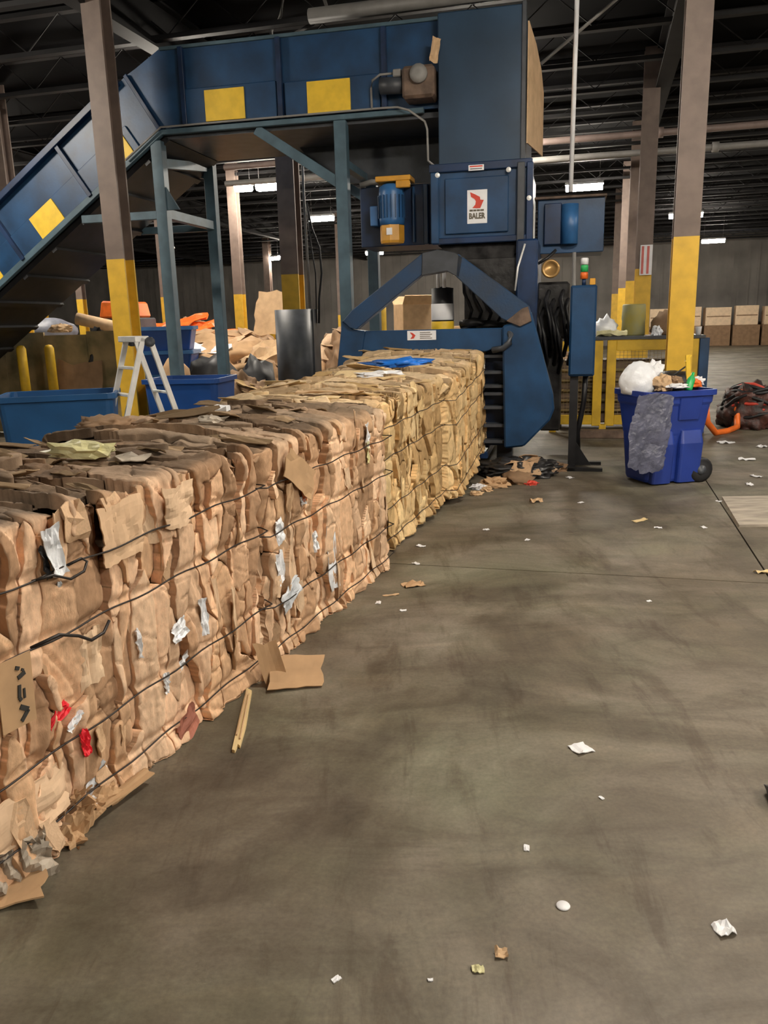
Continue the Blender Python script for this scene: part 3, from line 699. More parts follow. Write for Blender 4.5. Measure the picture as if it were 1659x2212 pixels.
# ------------------------------------------------------------------ baler
BORG = (0.49, 9.3, 0.0); BR = -R(13)
bal = thing('baler', 'large blue horizontal baler with A-shaped front brace and tall feed chute', 'baler', BORG, BR)
def bp(mb, name, mk, smooth=False, bevel=0.008, parent=None): return mb.build(name, M[mk], parent or bal, smooth, bevel)
# A-shaped brace: two legs, apex gusset
lb = bp(MB().prism([(-0.905, 1.72), (-0.83, 1.64), (-0.75, 1.62), (0.03, 2.20), (0.03, 2.42), (-0.80, 1.83)], -0.10, 0.05), 'left_brace', 'blue_g')
bp(MB().prism([(0.02, 2.18), (0.30, 2.22), (0.44, 2.14), (0.48, 2.36), (0.38, 2.415), (0.20, 2.45), (0.03, 2.42)], -0.12, 0.05), 'apex_gusset', 'dgrey')
rb = bp(MB().prism([(0.40, 2.16), (0.90, 1.70), (1.10, 1.60), (1.23, 1.66), (1.19, 1.83), (0.42, 2.40)], -0.12, 0.05), 'right_brace', 'blue_g')
bp(MB().prism([(0.95, 1.67), (1.10, 1.61), (1.225, 1.665), (1.185, 1.82), (1.12, 1.80)], -0.128, -0.118), 'rust_patch', 'rust', parent=rb)
bp(MB().prism([(-0.70, 1.375), (0.72, 1.345), (0.90, 1.40), (0.92, 1.60), (-0.66, 1.60)], -0.05, 0.10), 'crossbar', 'blue')
bp(MB().prism([(-0.93, 1.72), (-0.80, 1.62), (-0.66, 1.60), (-0.70, 1.36), (-0.74, 0.28), (-0.98, 0.28), (-1.02, 1.10)], -0.05, 0.12), 'left_side_plate', 'blue')
bp(MB().prism([(0.905, 1.62), (1.18, 1.70), (1.21, 1.78), (1.285, 1.53), (1.47, 0.87), (1.487, 0.70), (1.44, 0.58), (1.16, 0.285), (0.94, 0.26)], -0.10, 0.14), 'right_side_plate', 'blue', bevel=0.02)
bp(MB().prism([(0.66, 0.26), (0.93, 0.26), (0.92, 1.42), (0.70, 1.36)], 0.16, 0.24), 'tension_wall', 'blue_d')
for z in (1.29, 1.11, 0.955, 0.87, 0.715, 0.51, 0.325):
    bp(MB().prism([(0.70, -0.02), (0.935, -0.02), (0.90, 0.17), (0.70, 0.17)], -0.018, 0.018, Matrix(((1, 0, 0, 0), (0, 0, 1, 0), (0, 1, 0, z), (0, 0, 0, 1)))), 'tension_rib', 'dgrey', bevel=0.004)
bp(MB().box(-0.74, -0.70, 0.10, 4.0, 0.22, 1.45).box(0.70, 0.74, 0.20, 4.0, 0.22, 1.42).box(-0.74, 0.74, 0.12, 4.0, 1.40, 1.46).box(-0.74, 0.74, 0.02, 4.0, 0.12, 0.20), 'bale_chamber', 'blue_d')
for x in (-0.9, 0.92):
    for y in (0.3, 3.4): bp(MB().box(x - 0.09, x + 0.09, y - 0.09, y + 0.09, 0, 0.30), 'support_foot', 'dgrey')
# hopper
hp = bp(MB().box(0.05, 1.15, 0.50, 2.2, 2.56, 3.40), 'hopper', 'blue')
bp(MB().box(0.02, 1.18, 0.46, 0.52, 3.33, 3.42), 'top_flange', 'blue_d', parent=hp)
bp(MB().box(0.20, 0.92, 0.47, 0.502, 2.66, 3.26), 'access_door', 'blue', parent=hp)
bp(MB().box(0.04, 0.13, 0.44, 0.52, 2.56, 3.33), 'edge_rib', 'blue', parent=hp)
bp(MB().box(1.02, 1.10, 0.42, 0.52, 2.54, 3.38), 'edge_rib', 'dgrey', parent=hp)
bp(MB().box(1.12, 1.19, 0.44, 0.56, 2.50, 3.38), 'edge_rib', 'blue_d', parent=hp)
bp(MB().box(0.05, 1.15, 0.45, 0.52, 2.55, 2.62), 'bottom_rail', 'blue_d', parent=hp)
for x, z in ((0.12, 3.30), (0.92, 3.31), (1.07, 3.20), (1.15, 3.0)): MB().lathe([(0.0, -0.02), (0.028, -0.02), (0.028, 0.0), (0.0, 0.01)], 10, mtx=Matrix.Translation((x, 0.44, z)) @ Matrix.Rotation(R(90), 4, 'X')).build('bolt', M['alu'], bal)
bp(MB().loft([[Vector((0.10, 0.55, 2.55)), Vector((1.12, 0.55, 2.55)), Vector((1.12, 2.1, 2.55)), Vector((0.10, 2.1, 2.55))], [Vector((0.35, 0.45, 2.36)), Vector((0.95, 0.45, 2.36)), Vector((0.95, 1.9, 2.36)), Vector((0.35, 1.9, 2.36))]]), 'hopper_throat', 'grime', bevel=0)
bp(MB().box(0.42, 1.10, 0.45, 1.9, 1.46, 2.40), 'ram_housing', 'grime', bevel=0.03)
bp(MB().box(1.02, 1.26, 0.35, 1.6, 1.40, 2.56), 'side_support', 'blue_d', bevel=0.02)
for k, (x, z, r_) in enumerate(((0.55, 1.64, 0.05), (0.75, 1.60, 0.06), (0.98, 1.58, 0.055))):
    bp(MB().tube([(x - 0.15, 0.30, z), (x, 0.26, z + 0.03), (x + 0.2, 0.30, z)], r_, 8), 'greasy_roller', 'grime', True, 0)
for k in range(6):
    x0 = 0.42 + k * 0.11
    bp(MB().tube([(x0, 0.36, 2.2 - k * 0.05), (x0 + 0.03, 0.22, 2.0 - k * 0.05), (x0 + 0.12, 0.2, 1.8 - k * 0.02), (x0 + 0.05, 0.32, 1.62)], 0.02, 7), 'hydraulic_hose', 'black', True, 0)
bp(MB().tube([(0.95, -0.02, 1.60), (1.0, -0.10, 1.52), (0.99, -0.13, 1.44), (0.92, -0.10, 1.38), (0.80, -0.06, 1.36)], 0.035, 8), 'guide_arm', 'dgrey', True, 0)
# feed chute
ch = bp(MB().box(0.10, 1.07, 0.68, 2.55, 3.42, 5.03), 'feed_chute', 'chute', bevel=0.012)
bp(MB().box(1.035, 1.085, 0.655, 0.72, 3.44, 5.05), 'corner_angle', 'dgrey', parent=ch)
bp(MB().box(0.06, 1.16, 0.62, 0.72, 3.38, 3.45), 'lower_flange', 'frame', parent=ch)
# cardboard sheet propped against the chute
cs = thing('leaning_cardboard', 'tall tan cardboard panel strapped to the right side of the chute', 'cardboard', BORG, BR)
MB().prism([(0.0, 4.86), (0.35, 4.72), (0.62, 4.52), (0.76, 4.30), (0.76, 3.60), (0.0, 3.62)], 0, 0.014, Matrix(((0.19, 1, 0, 1.098), (0.98, 0, 0, 0.70), (0, 0, 1, 0), (0, 0, 0, 1)))).build('sheet_face', M['tan_l'], cs)
sc_ = tag(link('cardboard_scrap', crumple_mesh('cardboard_scrap', 6, 8, 0.10, 0.26, 0.03, 5, 0.004), M['tan_l'], loc=(Vector(BORG) + Matrix.Rotation(BR, 3, 'Z') @ Vector((0.075, 0.66, 4.65))), rot=(R(90), 0.2, BR)), 'small tan scrap caught on the left edge of the chute', 'scrap')
# stickers
def sticker(x0, x1, z0, z1, y, name='sticker'):
    return bp(MB().box(x0, x1, y - 0.004, y, z0, z1), name, 'white', bevel=0.001)
def text(s_, x, z, y, size, mk, parent, sx=1.0):
    cu = bpy.data.curves.new('lettering', 'FONT'); cu.body = s_; cu.size = size; cu.align_x = 'CENTER'; cu.extrude = 0.0008; cu.offset = 0.003; cu.resolution_u = 2
    o = bpy.data.objects.new('lettering', cu); COL.objects.link(o); cu.materials.append(M[mk]); o.parent = parent
    me = bpy.data.meshes.new_from_object(o); bpy.data.objects.remove(o)
    return link('lettering', me, M[mk], parent, loc=(x, y, z), rot=(R(90), 0, 0), scale=(sx, 1.25, 1))
st1 = sticker(0.456, 0.683, 2.762, 3.123, 0.468)
bird = [(0.49, 3.10), (0.545, 3.075), (0.60, 3.045), (0.605, 3.015), (0.645, 3.01), (0.632, 2.985), (0.605, 2.925), (0.565, 2.925), (0.515, 2.93), (0.548, 2.965), (0.555, 3.0), (0.54, 3.025), (0.50, 3.05)]
bp(MB().prism(bird, 0.4605, 0.4635), 'red_logo', 'red_l', bevel=0, parent=st1)
for k, (x0, x1) in enumerate(((0.482, 0.52), (0.525, 0.56), (0.565, 0.60), (0.605, 0.645))): bp(MB().box(x0, x1, 0.4615, 0.4635, 2.893, 2.913), 'small_print', 'ink_b', bevel=0, parent=st1)
text('BALER', 0.566, 2.815, 0.4625, 0.068, 'ink_b', st1, 0.95)
st2 = sticker(0.472, 0.645, 3.325, 3.385, 0.458)
bp(MB().box(0.485, 0.63, 0.4525, 0.454, 3.362, 3.376), 'red_line', 'red_l', bevel=0, parent=st2)
bp(MB().box(0.49, 0.625, 0.4525, 0.454, 3.340, 3.348), 'small_print', 'ink', bevel=0, parent=st2)
st3 = sticker(-0.165, 0.165, 1.485, 1.59, -0.052)
bp(MB().prism([(-0.135, 1.575), (-0.10, 1.565), (-0.07, 1.54), (-0.09, 1.505), (-0.13, 1.50), (-0.105, 1.535)], -0.0585, -0.0558), 'red_logo', 'red_l', bevel=0, parent=st3)
for k in range(4): bp(MB().box(-0.02, 0.12 - 0.02 * (k % 2), -0.0575, -0.0558, 1.502 + k * 0.021, 1.510 + k * 0.021), 'small_print', 'ink_b', bevel=0, parent=st3)
# hydraulic unit left of the hopper
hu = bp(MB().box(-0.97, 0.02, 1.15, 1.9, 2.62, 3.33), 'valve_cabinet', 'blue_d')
bp(MB().box(-0.16, -0.10, 1.08, 1.16, 2.62, 3.32).box(-0.30, -0.27, 1.10, 1.16, 2.65, 3.30), 'cabinet_rib', 'blue', parent=hu)
pu = bp(MB().lathe([(0.0, 2.84), (0.15, 2.84), (0.155, 2.9), (0.155, 3.2), (0.145, 3.28), (0.10, 3.31), (0.0, 3.32)], 22, (-0.52, 0.93, 0)), 'pump_motor', 'blue_l', True, 0)
for k in range(10):
    a = R(180 + k * 20); bp(MB().box(-0.004, 0.004, -0.172, -0.15, 2.92, 3.18, Matrix.Translation((-0.52, 0.93, 0)) @ Matrix.Rotation(R(-80 + k * 18), 4, 'Z')), 'cooling_fin', 'blue', bevel=0, parent=pu)
bp(MB().lathe([(0.0, 2.63), (0.14, 2.63), (0.15, 2.66), (0.15, 2.84), (0.0, 2.84)], 8, (-0.52, 0.93, 0)), 'pump_base', 'yellow_o', False, 0)
bp(MB().box(-0.56, -0.49, 0.775, 0.782, 2.72, 2.80), 'motor_sticker', 'white', bevel=0)
bp(MB().box(-0.69, -0.26, 0.80, 1.10, 3.33, 3.39).box(-0.44, -0.27, 0.80, 0.86, 3.25, 3.33), 'motor_bracket', 'yellow_o')
bp(MB().box(-0.80, -0.70, 0.95, 1.10, 2.85, 3.08), 'relay_box', 'blue_l')
bp(MB().tube([(-0.95, 1.1, 3.35), (-0.8, 1.1, 3.38), (-0.7, 1.05, 3.36)], 0.035, 8), 'pipe_elbow', 'pipe', True, 0)
# cabinet right of the hopper
rc_ = bp(MB().box(1.22, 2.0, 1.20, 1.9, 2.45, 3.08), 'side_cabinet', 'blue')
bp(MB().box(1.18, 2.02, 1.15, 1.95, 3.07, 3.10), 'cabinet_lid', 'rust', parent=rc_)
bp(MB().tube([(1.60, 1.16, 2.55), (1.60, 1.16, 3.0)], 0.10, 14), 'filter_canister', 'blue_l', True, 0)
bp(MB().box(1.30, 1.50, 1.14, 1.22, 2.55, 3.02), 'recessed_door', 'blue_d')
bp(MB().box(1.24, 1.62, 0.7, 1.5, 1.45, 2.10), 'manifold_block', 'grime', bevel=0.03)
bp(MB().box(1.30, 1.55, 0.75, 1.5, 0.35, 1.45), 'manifold_stand', 'grime', bevel=0.02)
bp(MB().lathe([(0.0, 0.0), (0.085, 0.0), (0.105, 0.01), (0.105, 0.05), (0.085, 0.06), (0.07, 0.03), (0.0, 0.03)], 20, mtx=Matrix.Translation((1.40, 0.62, 2.24)) @ Matrix.Rotation(R(90), 4, 'X')), 'brass_wheel', 'brass', True, 0)
bp(MB().tube([(1.40, 0.6, 2.24), (1.40, 1.2, 2.24)], 0.03, 8), 'wheel_shaft', 'dgrey', True, 0)
for k in range(8):
    x0 = 1.22 + 0.055 * k; zz = 2.0 - 0.1 * (k % 3)
    bp(MB().tube([(x0, 0.72, zz), (x0 - 0.03, 0.58, zz - 0.1), (x0 + 0.02, 0.52, zz - 0.35), (x0 + 0.05, 0.60, zz - 0.6), (x0 + 0.02, 0.75, zz - 0.75)], 0.026, 7), 'hydraulic_hose', 'black', True, 0)
bp(MB().tube([(1.12, 0.30, 2.5), (1.05, 0.22, 2.25), (1.02, 0.22, 2.0)], 0.012, 6), 'linkage_rod', 'alu', True, 0)
bp(MB().tube([(1.45, 0.7, 2.45), (1.36, 0.6, 2.36), (1.25, 0.6, 2.30)], 0.018, 6), 'hydraulic_hose', 'black', True, 0)
# stack of stickers on the grease drum seen through the brace
dr = thing('grease_canister', 'slim black canister with white and yellow bands seen through the brace', 'canister', tuple(Vector(BORG) + Matrix.Rotation(BR, 3, 'Z') @ Vector((0.17, 0.42, 1.46))), BR)
MB().lathe([(0.0, 0), (0.13, 0), (0.13, 0.60), (0.0, 0.62)], 16).build('canister_body', M['black'], dr, True)
MB().lathe([(0.133, 0.06), (0.135, 0.065), (0.135, 0.22), (0.133, 0.225)], 16).build('yellow_band', M['yellow'], dr, True)
MB().lathe([(0.133, 0.24), (0.135, 0.245), (0.135, 0.42), (0.133, 0.425)], 16).build('white_band', M['white'], dr, True)
for x in (-0.035, 0.035): MB().tube([(x, -0.10, 0.60), (x, -0.10, 0.80)], 0.022, 8).build('white_tube', M['white'], dr, True)
sticker(0.30, 0.40, 2.20, 2.27, 0.445)

# tall conduit into the right cabinet
rot3 = Matrix.Rotation(BR, 3, 'Z')
def bwp(x, y, z): return Vector(BORG) + rot3 @ Vector((x, y, z))
pipe_thing('electrical_conduit', 'tall white conduit rising from the right cabinet to the roof', [bwp(1.62, 1.02, 5.95), bwp(1.60, 1.02, 3.12)], 0.026, M['white'], 'conduit')
pipe_thing('electrical_conduit', 'pale conduit continuing below the right cabinet to the floor', [bwp(1.66, 1.0, 2.44), bwp(1.68, 1.0, 1.2), bwp(1.70, 1.0, 0.0)], 0.022, M['pipe'], 'conduit')
pipe_thing('brace_rod', 'slanting grey rod behind the white conduit', [bwp(1.2, 1.9, 4.75), bwp(2.6, 1.9, 5.75)], 0.02, M['pipe'], 'rod')

# ------------------------------------------------------------------ conveyor
cv = thing('conveyor', 'blue inclined feed conveyor with yellow side plates on a steel stand', 'conveyor', BORG, BR)
Y0, Y1 = 0.90, 2.50
def cp(mb, name, mk, bevel=0.006, parent=None, smooth=False): return mb.build(name, M[mk], parent or cv, smooth, bevel)
ca, sa = math.cos(R(34)), math.sin(R(34))
kx, kz = -3.46, 4.11                     # knee, lower edge
def inc(t, n): return (kx - ca * t - sa * n * -1 * -1, kz - sa * t + ca * n)      # t down the slope, n up from the lower edge
for (ya, yb, nm) in ((Y0, Y0 + 0.05, 'side_panel'), (Y1 - 0.05, Y1, 'side_panel')):
    hz = cp(MB().prism([(0.08, 4.11), (0.08, 5.03), (-3.40, 5.05), (-3.74, 4.86), (-3.90, 4.78), (kx, kz)], ya, yb), nm, 'blue', 0)
    a, b_ = inc(0, 0), inc(0, 0.80)
    c_, d_ = inc(5.6, 0.80), inc(5.6, 0)
    cp(MB().prism([a, (-3.90, 4.78), c_, d_], ya, yb), nm, 'blue', 0)
# lower skirt bands carry the yellow plates
sk = cp(MB().box(-3.10, -1.90, Y0 - 0.04, Y0, 4.14, 4.56).box(-1.80, -0.62, Y0 - 0.04, Y0, 4.14, 4.53), 'skirt_band', 'blue', 0.01)
cp(MB().box(-2.83, -2.31, Y0 - 0.055, Y0 - 0.038, 4.165, 4.52), 'yellow_plate', 'yellow', 0.003)
cp(MB().box(-1.51, -0.975, Y0 - 0.055, Y0 - 0.038, 4.15, 4.505), 'yellow_plate', 'yellow', 0.003)
imx = Matrix.Translation((kx, 0, kz)) @ Matrix.Rotation(R(-34), 4, 'Y')      # local x runs up the slope
def ib(x0, x1, y0, y1, z0, z1): return MB().box(x0, x1, y0, y1, z0, z1, imx)
cp(ib(-5.5, -0.35, Y0 - 0.03, Y0, 0.03, 0.36), 'skirt_band', 'blue', 0.008)
for x in (-1.99, -0.67, -3.25, -4.5): cp(ib(x - 0.22, x + 0.22, Y0 - 0.05, Y0 - 0.028, 0.02, 0.34), 'yellow_plate', 'yellow', 0.003)
# stiffener ribs
for x, z0, z1 in ((-3.11, 4.14, 5.03), (-1.85, 4.14, 5.02), (-0.56, 4.14, 5.01)):
    cp(MB().box(x - 0.03, x + 0.03, Y0 - 0.07, Y0 - 0.001, z0, z1), 'stiffener_rib', 'blue_d', 0.005)
for x in (-1.28, -2.62, -3.9): cp(ib(x - 0.03, x + 0.03, Y0 - 0.07, Y0 - 0.001, 0.0, 0.80), 'stiffener_rib', 'blue_d', 0.005)
cp(MB().bar((-3.46, Y0 - 0.03, 4.11), (-3.88, Y0 - 0.03, 4.78), 0.06, 0.05), 'stiffener_rib', 'blue_d', 0.005)
cp(ib(-5.6, -0.10, Y0 - 0.09, Y0 + 0.03, 0.76, 0.84), 'top_flange', 'blue_d', 0.005)
cp(MB().box(-3.40, 0.08, Y0 - 0.03, Y0 + 0.04, 5.02, 5.06), 'top_flange', 'frame', 0.004)
# bottom rails and belt pan
cp(MB().box(-3.46, -0.10, Y0 - 0.05, Y0 + 0.02, 4.06, 4.12).box(-3.46, -0.10, Y1 - 0.02, Y1 + 0.05, 4.06, 4.12), 'bottom_rail', 'frame', 0.005)
cp(ib(-5.6, 0.0, Y0 - 0.05, Y0 + 0.02, -0.05, 0.03), 'bottom_rail', 'frame', 0.005)
cp(ib(-5.6, 0.0, Y1 - 0.02, Y1 + 0.05, -0.05, 0.03), 'bottom_rail', 'frame', 0.005)
cp(MB().box(-3.46, 0.06, Y0 + 0.05, Y1 - 0.05, 4.02, 4.08), 'belt_pan', 'dgrey', 0)
cp(ib(-5.6, 0.0, Y0 + 0.05, Y1 - 0.05, -0.12, -0.05), 'belt_pan', 'black', 0)
cp(MB().box(-3.46, 0.10, Y0 + 0.06, Y1 - 0.06, 4.45, 4.50), 'belt', 'black', 0)
cp(ib(-5.6, 0.0, Y0 + 0.06, Y1 - 0.06, 0.36, 0.41), 'belt', 'black', 0)
cp(MB().prism([(-2.0, 4.02), (-1.6, 3.55), (0.05, 3.45), (0.05, 4.02)], Y1 - 0.5, Y1 - 0.45), 'rear_apron', 'dgrey', 0)
for k in range(9): cp(ib(-0.45 - k * 0.6, -0.37 - k * 0.6, Y0 + 0.05, Y1 - 0.05, -0.16, -0.12), 'cross_member', 'black', 0)
# stand
for y in (Y0 + 0.03, Y1 - 0.03):
    cp(MB().box(-3.62, -3.47, y - 0.07, y + 0.07, 0, 4.0), 'stand_leg', 'frame', 0.006)
    cp(MB().box(-1.20, -1.05, y - 0.07, y + 0.07, 0, 4.06), 'stand_leg', 'frame', 0.006)
    cp(MB().bar((-2.20, y, 4.04), (-1.12, y, 3.33), 0.10, 0.12), 'diagonal_brace', 'frame', 0.004)
    cp(MB().box(-4.72, -3.55, y - 0.04, y + 0.04, 3.07, 3.17), 'stand_beam', 'frame', 0.004)
    cp(MB().box(-3.68, -3.41, y - 0.13, y + 0.13, 0, 0.03), 'foot_plate', 'frame', 0)
    cp(MB().box(-1.26, -0.99, y - 0.13, y + 0.13, 0, 0.03), 'foot_plate', 'frame', 0)
cp(MB().box(-3.60, -3.50, Y0, Y1, 3.08, 3.20), 'cross_beam', 'frame', 0.004)
cp(MB().bar((-3.62, Y1, 3.85), (-4.25, Y1, 3.95), 0.10, 0.10), 'cross_beam', 'frame', 0.004)
cp(MB().bar((-3.58, Y0 + 0.05, 3.75), (-3.58, Y1, 3.95), 0.10, 0.12), 'cross_beam', 'frame', 0.004)
cp(MB().box(-1.18, -1.07, Y0, Y1, 3.55, 3.64), 'cross_beam', 'frame', 0.004)
cp(MB().prism([(-3.47, 3.17), (-3.47, 3.45), (-3.30, 3.17)], Y0 - 0.02, Y0 + 0.02), 'corner_gusset', 'frame', 0)
# drive gearbox and conduits
cp(MB().box(-0.30, 0.07, Y0 - 0.32, Y0, 4.16, 4.50), 'gearbox', 'rust', 0.03)
cp(MB().tube([(-0.30, Y0 - 0.17, 4.34), (-0.58, Y0 - 0.17, 4.35)], 0.09, 14), 'drive_motor', 'dgrey', 0, smooth=True)
cp(MB().box(-0.42, -0.32, Y0 - 0.24, Y0 - 0.10, 4.42, 4.50), 'terminal_box', 'pipe', 0.01)
cp(MB().lathe([(0.0, 0.0), (0.10, 0.0), (0.10, 0.05), (0.05, 0.07), (0.0, 0.07)], 14, mtx=Matrix.Translation((-0.10, Y0 - 0.32, 4.40)) @ Matrix.Rotation(R(90), 4, 'X')), 'gearbox_cover', 'pipe', 0, smooth=True)
cp(MB().tube([(-0.40, Y0 - 0.18, 4.47), (-0.58, Y0 - 0.18, 4.47), (-0.68, Y0 - 0.14, 4.43), (-0.71, Y0 - 0.09, 4.36), (-0.71, Y0 - 0.08, 4.13)], 0.014, 7), 'flex_conduit', 'pipe', 0, smooth=True)
cp(MB().tube([(-3.95, Y0 - 0.09, 3.79), (-3.43, Y0 - 0.08, 4.14), (-0.60, Y0 - 0.08, 4.14), (-0.40, Y0 - 0.10, 4.13), (-0.26, Y0 - 0.14, 4.08), (-0.06, Y0 - 0.20, 3.93), (-0.03, Y0 - 0.22, 3.84), (-0.02, Y0 - 0.24, 3.50), (0.05, Y0 - 0.25, 3.44)], 0.013, 7), 'rail_conduit', 'pipe', 0, smooth=True)

# ------------------------------------------------------------------ control post
cx = thing('control_post', 'blue control box on a black floor stand with a signal light tower', 'control box', tuple(bwp(1.77, 0.22, 0)), BR)
MB().box(-0.14, 0.14, -0.12, 0.12, 1.05, 2.03).build('cabinet', M['blue'], cx, bevel=0.015)
MB().box(-0.125, 0.125, -0.135, -0.12, 1.07, 2.01).build('cabinet_door', M['blue'], cx, bevel=0.006)
MB().box(-0.12, -0.03, -0.05, 0.05, 0.03, 1.06).build('post', M['black'], cx)
MB().tube([(0.05, 0.02, 1.05), (0.04, 0.03, 0.75), (-0.02, 0.06, 0.4), (0.0, 0.1, 0.05)], 0.03, 8).build('cable_bundle', M['black'], cx, True)
MB().box(-0.12, 0.26, -0.26, -0.18, 0, 0.035).build('stand_foot', M['black'], cx)
MB().box(-0.12, 0.26, 0.18, 0.26, 0, 0.035).build('stand_foot', M['black'], cx)
MB().box(-0.12, -0.04, -0.26, 0.26, 0.0, 0.045).build('stand_crossbar', M['black'], cx)
MB().prism([(-0.05, 0.03), (0.14, 0.03), (-0.05, 0.32)], -0.01, 0.01).build('stand_gusset', M['black'], cx)
tw = MB().tube([(0, 0, 2.03), (0, 0, 2.10)], 0.022, 8).build('tower_stem', M['blue_d'], cx, True)
for z, mk in ((2.10, 'orange'), (2.175, 'green'), (2.25, 'white')): MB().lathe([(0, 0), (0.042, 0), (0.042, 0.06), (0.036, 0.07), (0, 0.07)], 12, (0, 0, z)).build('signal_segment', M[mk], cx, True)
MB().box(0.06, 0.12, -0.08, -0.02, 2.03, 2.10).build('warning_buzzer', M['yellow_o'], cx, bevel=0.006)

# ------------------------------------------------------------------ yellow guard fence beside the baler
gf = thing('guard_enclosure', 'yellow tube guard enclosure with dark worktop right of the baler', 'guard', BORG, BR)
yg = 3.2
def gp(mb, name, mk, bevel=0.006): return mb.build(name, M[mk], gf, False, bevel)
for x0, x1 in ((1.34, 2.12), (2.18, 3.44)):
    gp(MB().box(x0, x0 + 0.13, yg - 0.04, yg + 0.04, 0.10, 1.35), 'upright', 'yellow_d'); gp(MB().box(x1 - 0.13, x1, yg - 0.04, yg + 0.04, 0.10, 1.35), 'upright', 'yellow_d')
    gp(MB().box(x0 + 0.13, x1 - 0.13, yg - 0.04, yg + 0.04, 1.20, 1.35), 'top_rail', 'yellow_d'); gp(MB().box(x0 + 0.13, x1 - 0.13, yg - 0.04, yg + 0.04, 0.12, 0.26), 'bottom_rail', 'yellow_d')
    mw = MB(); n = int((x1 - x0 - 0.26) / 0.05)
    for k in range(n + 1): mw.bar((x0 + 0.13 + (x1 - x0 - 0.26) * k / n, yg, 0.26), (x0 + 0.13 + (x1 - x0 - 0.26) * k / n, yg, 1.20), 0.005)
    for k in range(19): mw.bar((x0 + 0.13, yg, 0.28 + k * 0.05), (x1 - 0.13, yg, 0.28 + k * 0.05), 0.005)
    gp(mw, 'wire_mesh', 'ply', 0)
gp(MB().box(1.30, 3.52, yg - 0.06, yg + 0.9, 1.355, 1.40), 'worktop', 'dgrey')
gp(MB().box(3.45, 3.58, yg - 0.05, yg + 0.05, 0.0, 1.36), 'end_post', 'blue')
for x in (1.42, 2.15, 3.4): gp(MB().box(x - 0.05, x + 0.05, yg - 0.05, yg + 0.05, 0, 0.12), 'foot', 'yellow_d')
hyd = thing('hydraulic_tank', 'brown hydraulic tank with pipes behind the yellow guard mesh', 'tank', tuple(bwp(2.3, 3.75, 0)), BR)
MB().box(-0.85, 1.0, -0.2, 0.3, 0.10, 1.05).build('tank_body', M['rust'], hyd, bevel=0.02)
for k in range(5): MB().tube([(-0.8, -0.26, 0.3 + 0.15 * k), (0.95, -0.26, 0.3 + 0.15 * k)], 0.025, 8).build('tank_pipe', M['ply'], hyd, True)
for x in (-0.8, 0.9): MB().box(x - 0.05, x + 0.05, -0.15, 0.25, 0, 0.10).build('tank_foot', M['dgrey'], hyd)
# clutter on the worktop
def on_top(name, label, cat, x, y, me, mk, rz=0.0, z=1.40): return tag(link(name, me, M[mk], loc=tuple(bwp(x, y, z)), rot=(0, 0, BR + rz)), label, cat)
on_top('folded_paper', 'folded pale yellow paper stack on the worktop left of the columns', 'paper', 2.25, 3.45, crumple_mesh('folded_paper', 8, 8, 0.42, 0.3, 0.05, 61, 0.05), 'cream')
on_top('plastic_bag', 'small white and blue knotted plastic bag above the yellow papers', 'bag', 2.16, 3.75, blob_mesh('plastic_bag', 0.17, 0.14, 0.17, 62, 0.5), 'film')
on_top('drum_lid', 'dusty yellow round drum standing behind the worktop papers', 'drum', 2.58, 3.85, MB().lathe([(0, 0), (0.17, 0), (0.175, 0.02), (0.17, 0.22), (0.178, 0.24), (0.17, 0.44), (0.16, 0.46), (0, 0.46)], 22).mesh('drum_lid', True), 'yellow_m', z=1.40)
on_top('tarp_bundle', 'dark brown tarp bundle with white wrap on the worktop', 'bundle', 3.06, 3.7, blob_mesh('tarp_bundle', 0.24, 0.20, 0.22, 63, 0.2), 'tan_d')
on_top('film_wad', 'white film wad lying against the brown tarp bundle', 'wrap', 2.88, 3.42, blob_mesh('film_wad', 0.07, 0.06, 0.09, 64, 0.5), 'film')
on_top('paper_cup', 'white paper cup at the right end of the worktop', 'cup', 3.44, 3.3, MB().lathe([(0, 0), (0.032, 0), (0.044, 0.11), (0.046, 0.115), (0.04, 0.11), (0.03, 0.01), (0, 0.01)], 14).mesh('paper_cup', True), 'white')
on_top('paper_wad', 'pale crumpled paper beside the white paper cup', 'paper', 3.30, 3.4, blob_mesh('paper_wad', 0.06, 0.05, 0.05, 65, 0.4), 'cream')

# ------------------------------------------------------------------ blue wheeled rubbish bin with its contents
BX, BY = 2.93, 8.30
bn = thing('wheeled_bin', 'overfull blue wheeled rubbish bin in front of the yellow based column', 'bin', (BX, BY, 0), R(14))
prof = [(0.02, 0.58, 0.44), (0.05, 0.60, 0.46), (0.50, 0.66, 0.52), (0.52, 0.67, 0.53), (0.80, 0.73, 0.60), (0.83, 0.76, 0.63), (0.95, 0.78, 0.64)]
outer = [rrect(w, d, 0.07, 4, 0, 0, z) for z, w, d in prof]
inner = [rrect(w - 0.02, d - 0.02, 0.06, 4, 0, 0, z) for z, w, d in reversed(prof)]
inner[-1] = rrect(0.55, 0.41, 0.06, 4, 0, 0, 0.04)
MB().loft(outer + inner).build('bin_body', M['bin'], bn, False)
rim_o = [rrect(0.82, 0.69, 0.08, 4, 0, 0, z) for z in (0.90, 0.955)]; rim_i = [rrect(0.765, 0.625, 0.07, 4, 0, 0, z) for z in (0.955, 0.90)]
MB().loft(rim_o + rim_i, closed=True).build('rim', M['bin'], bn)
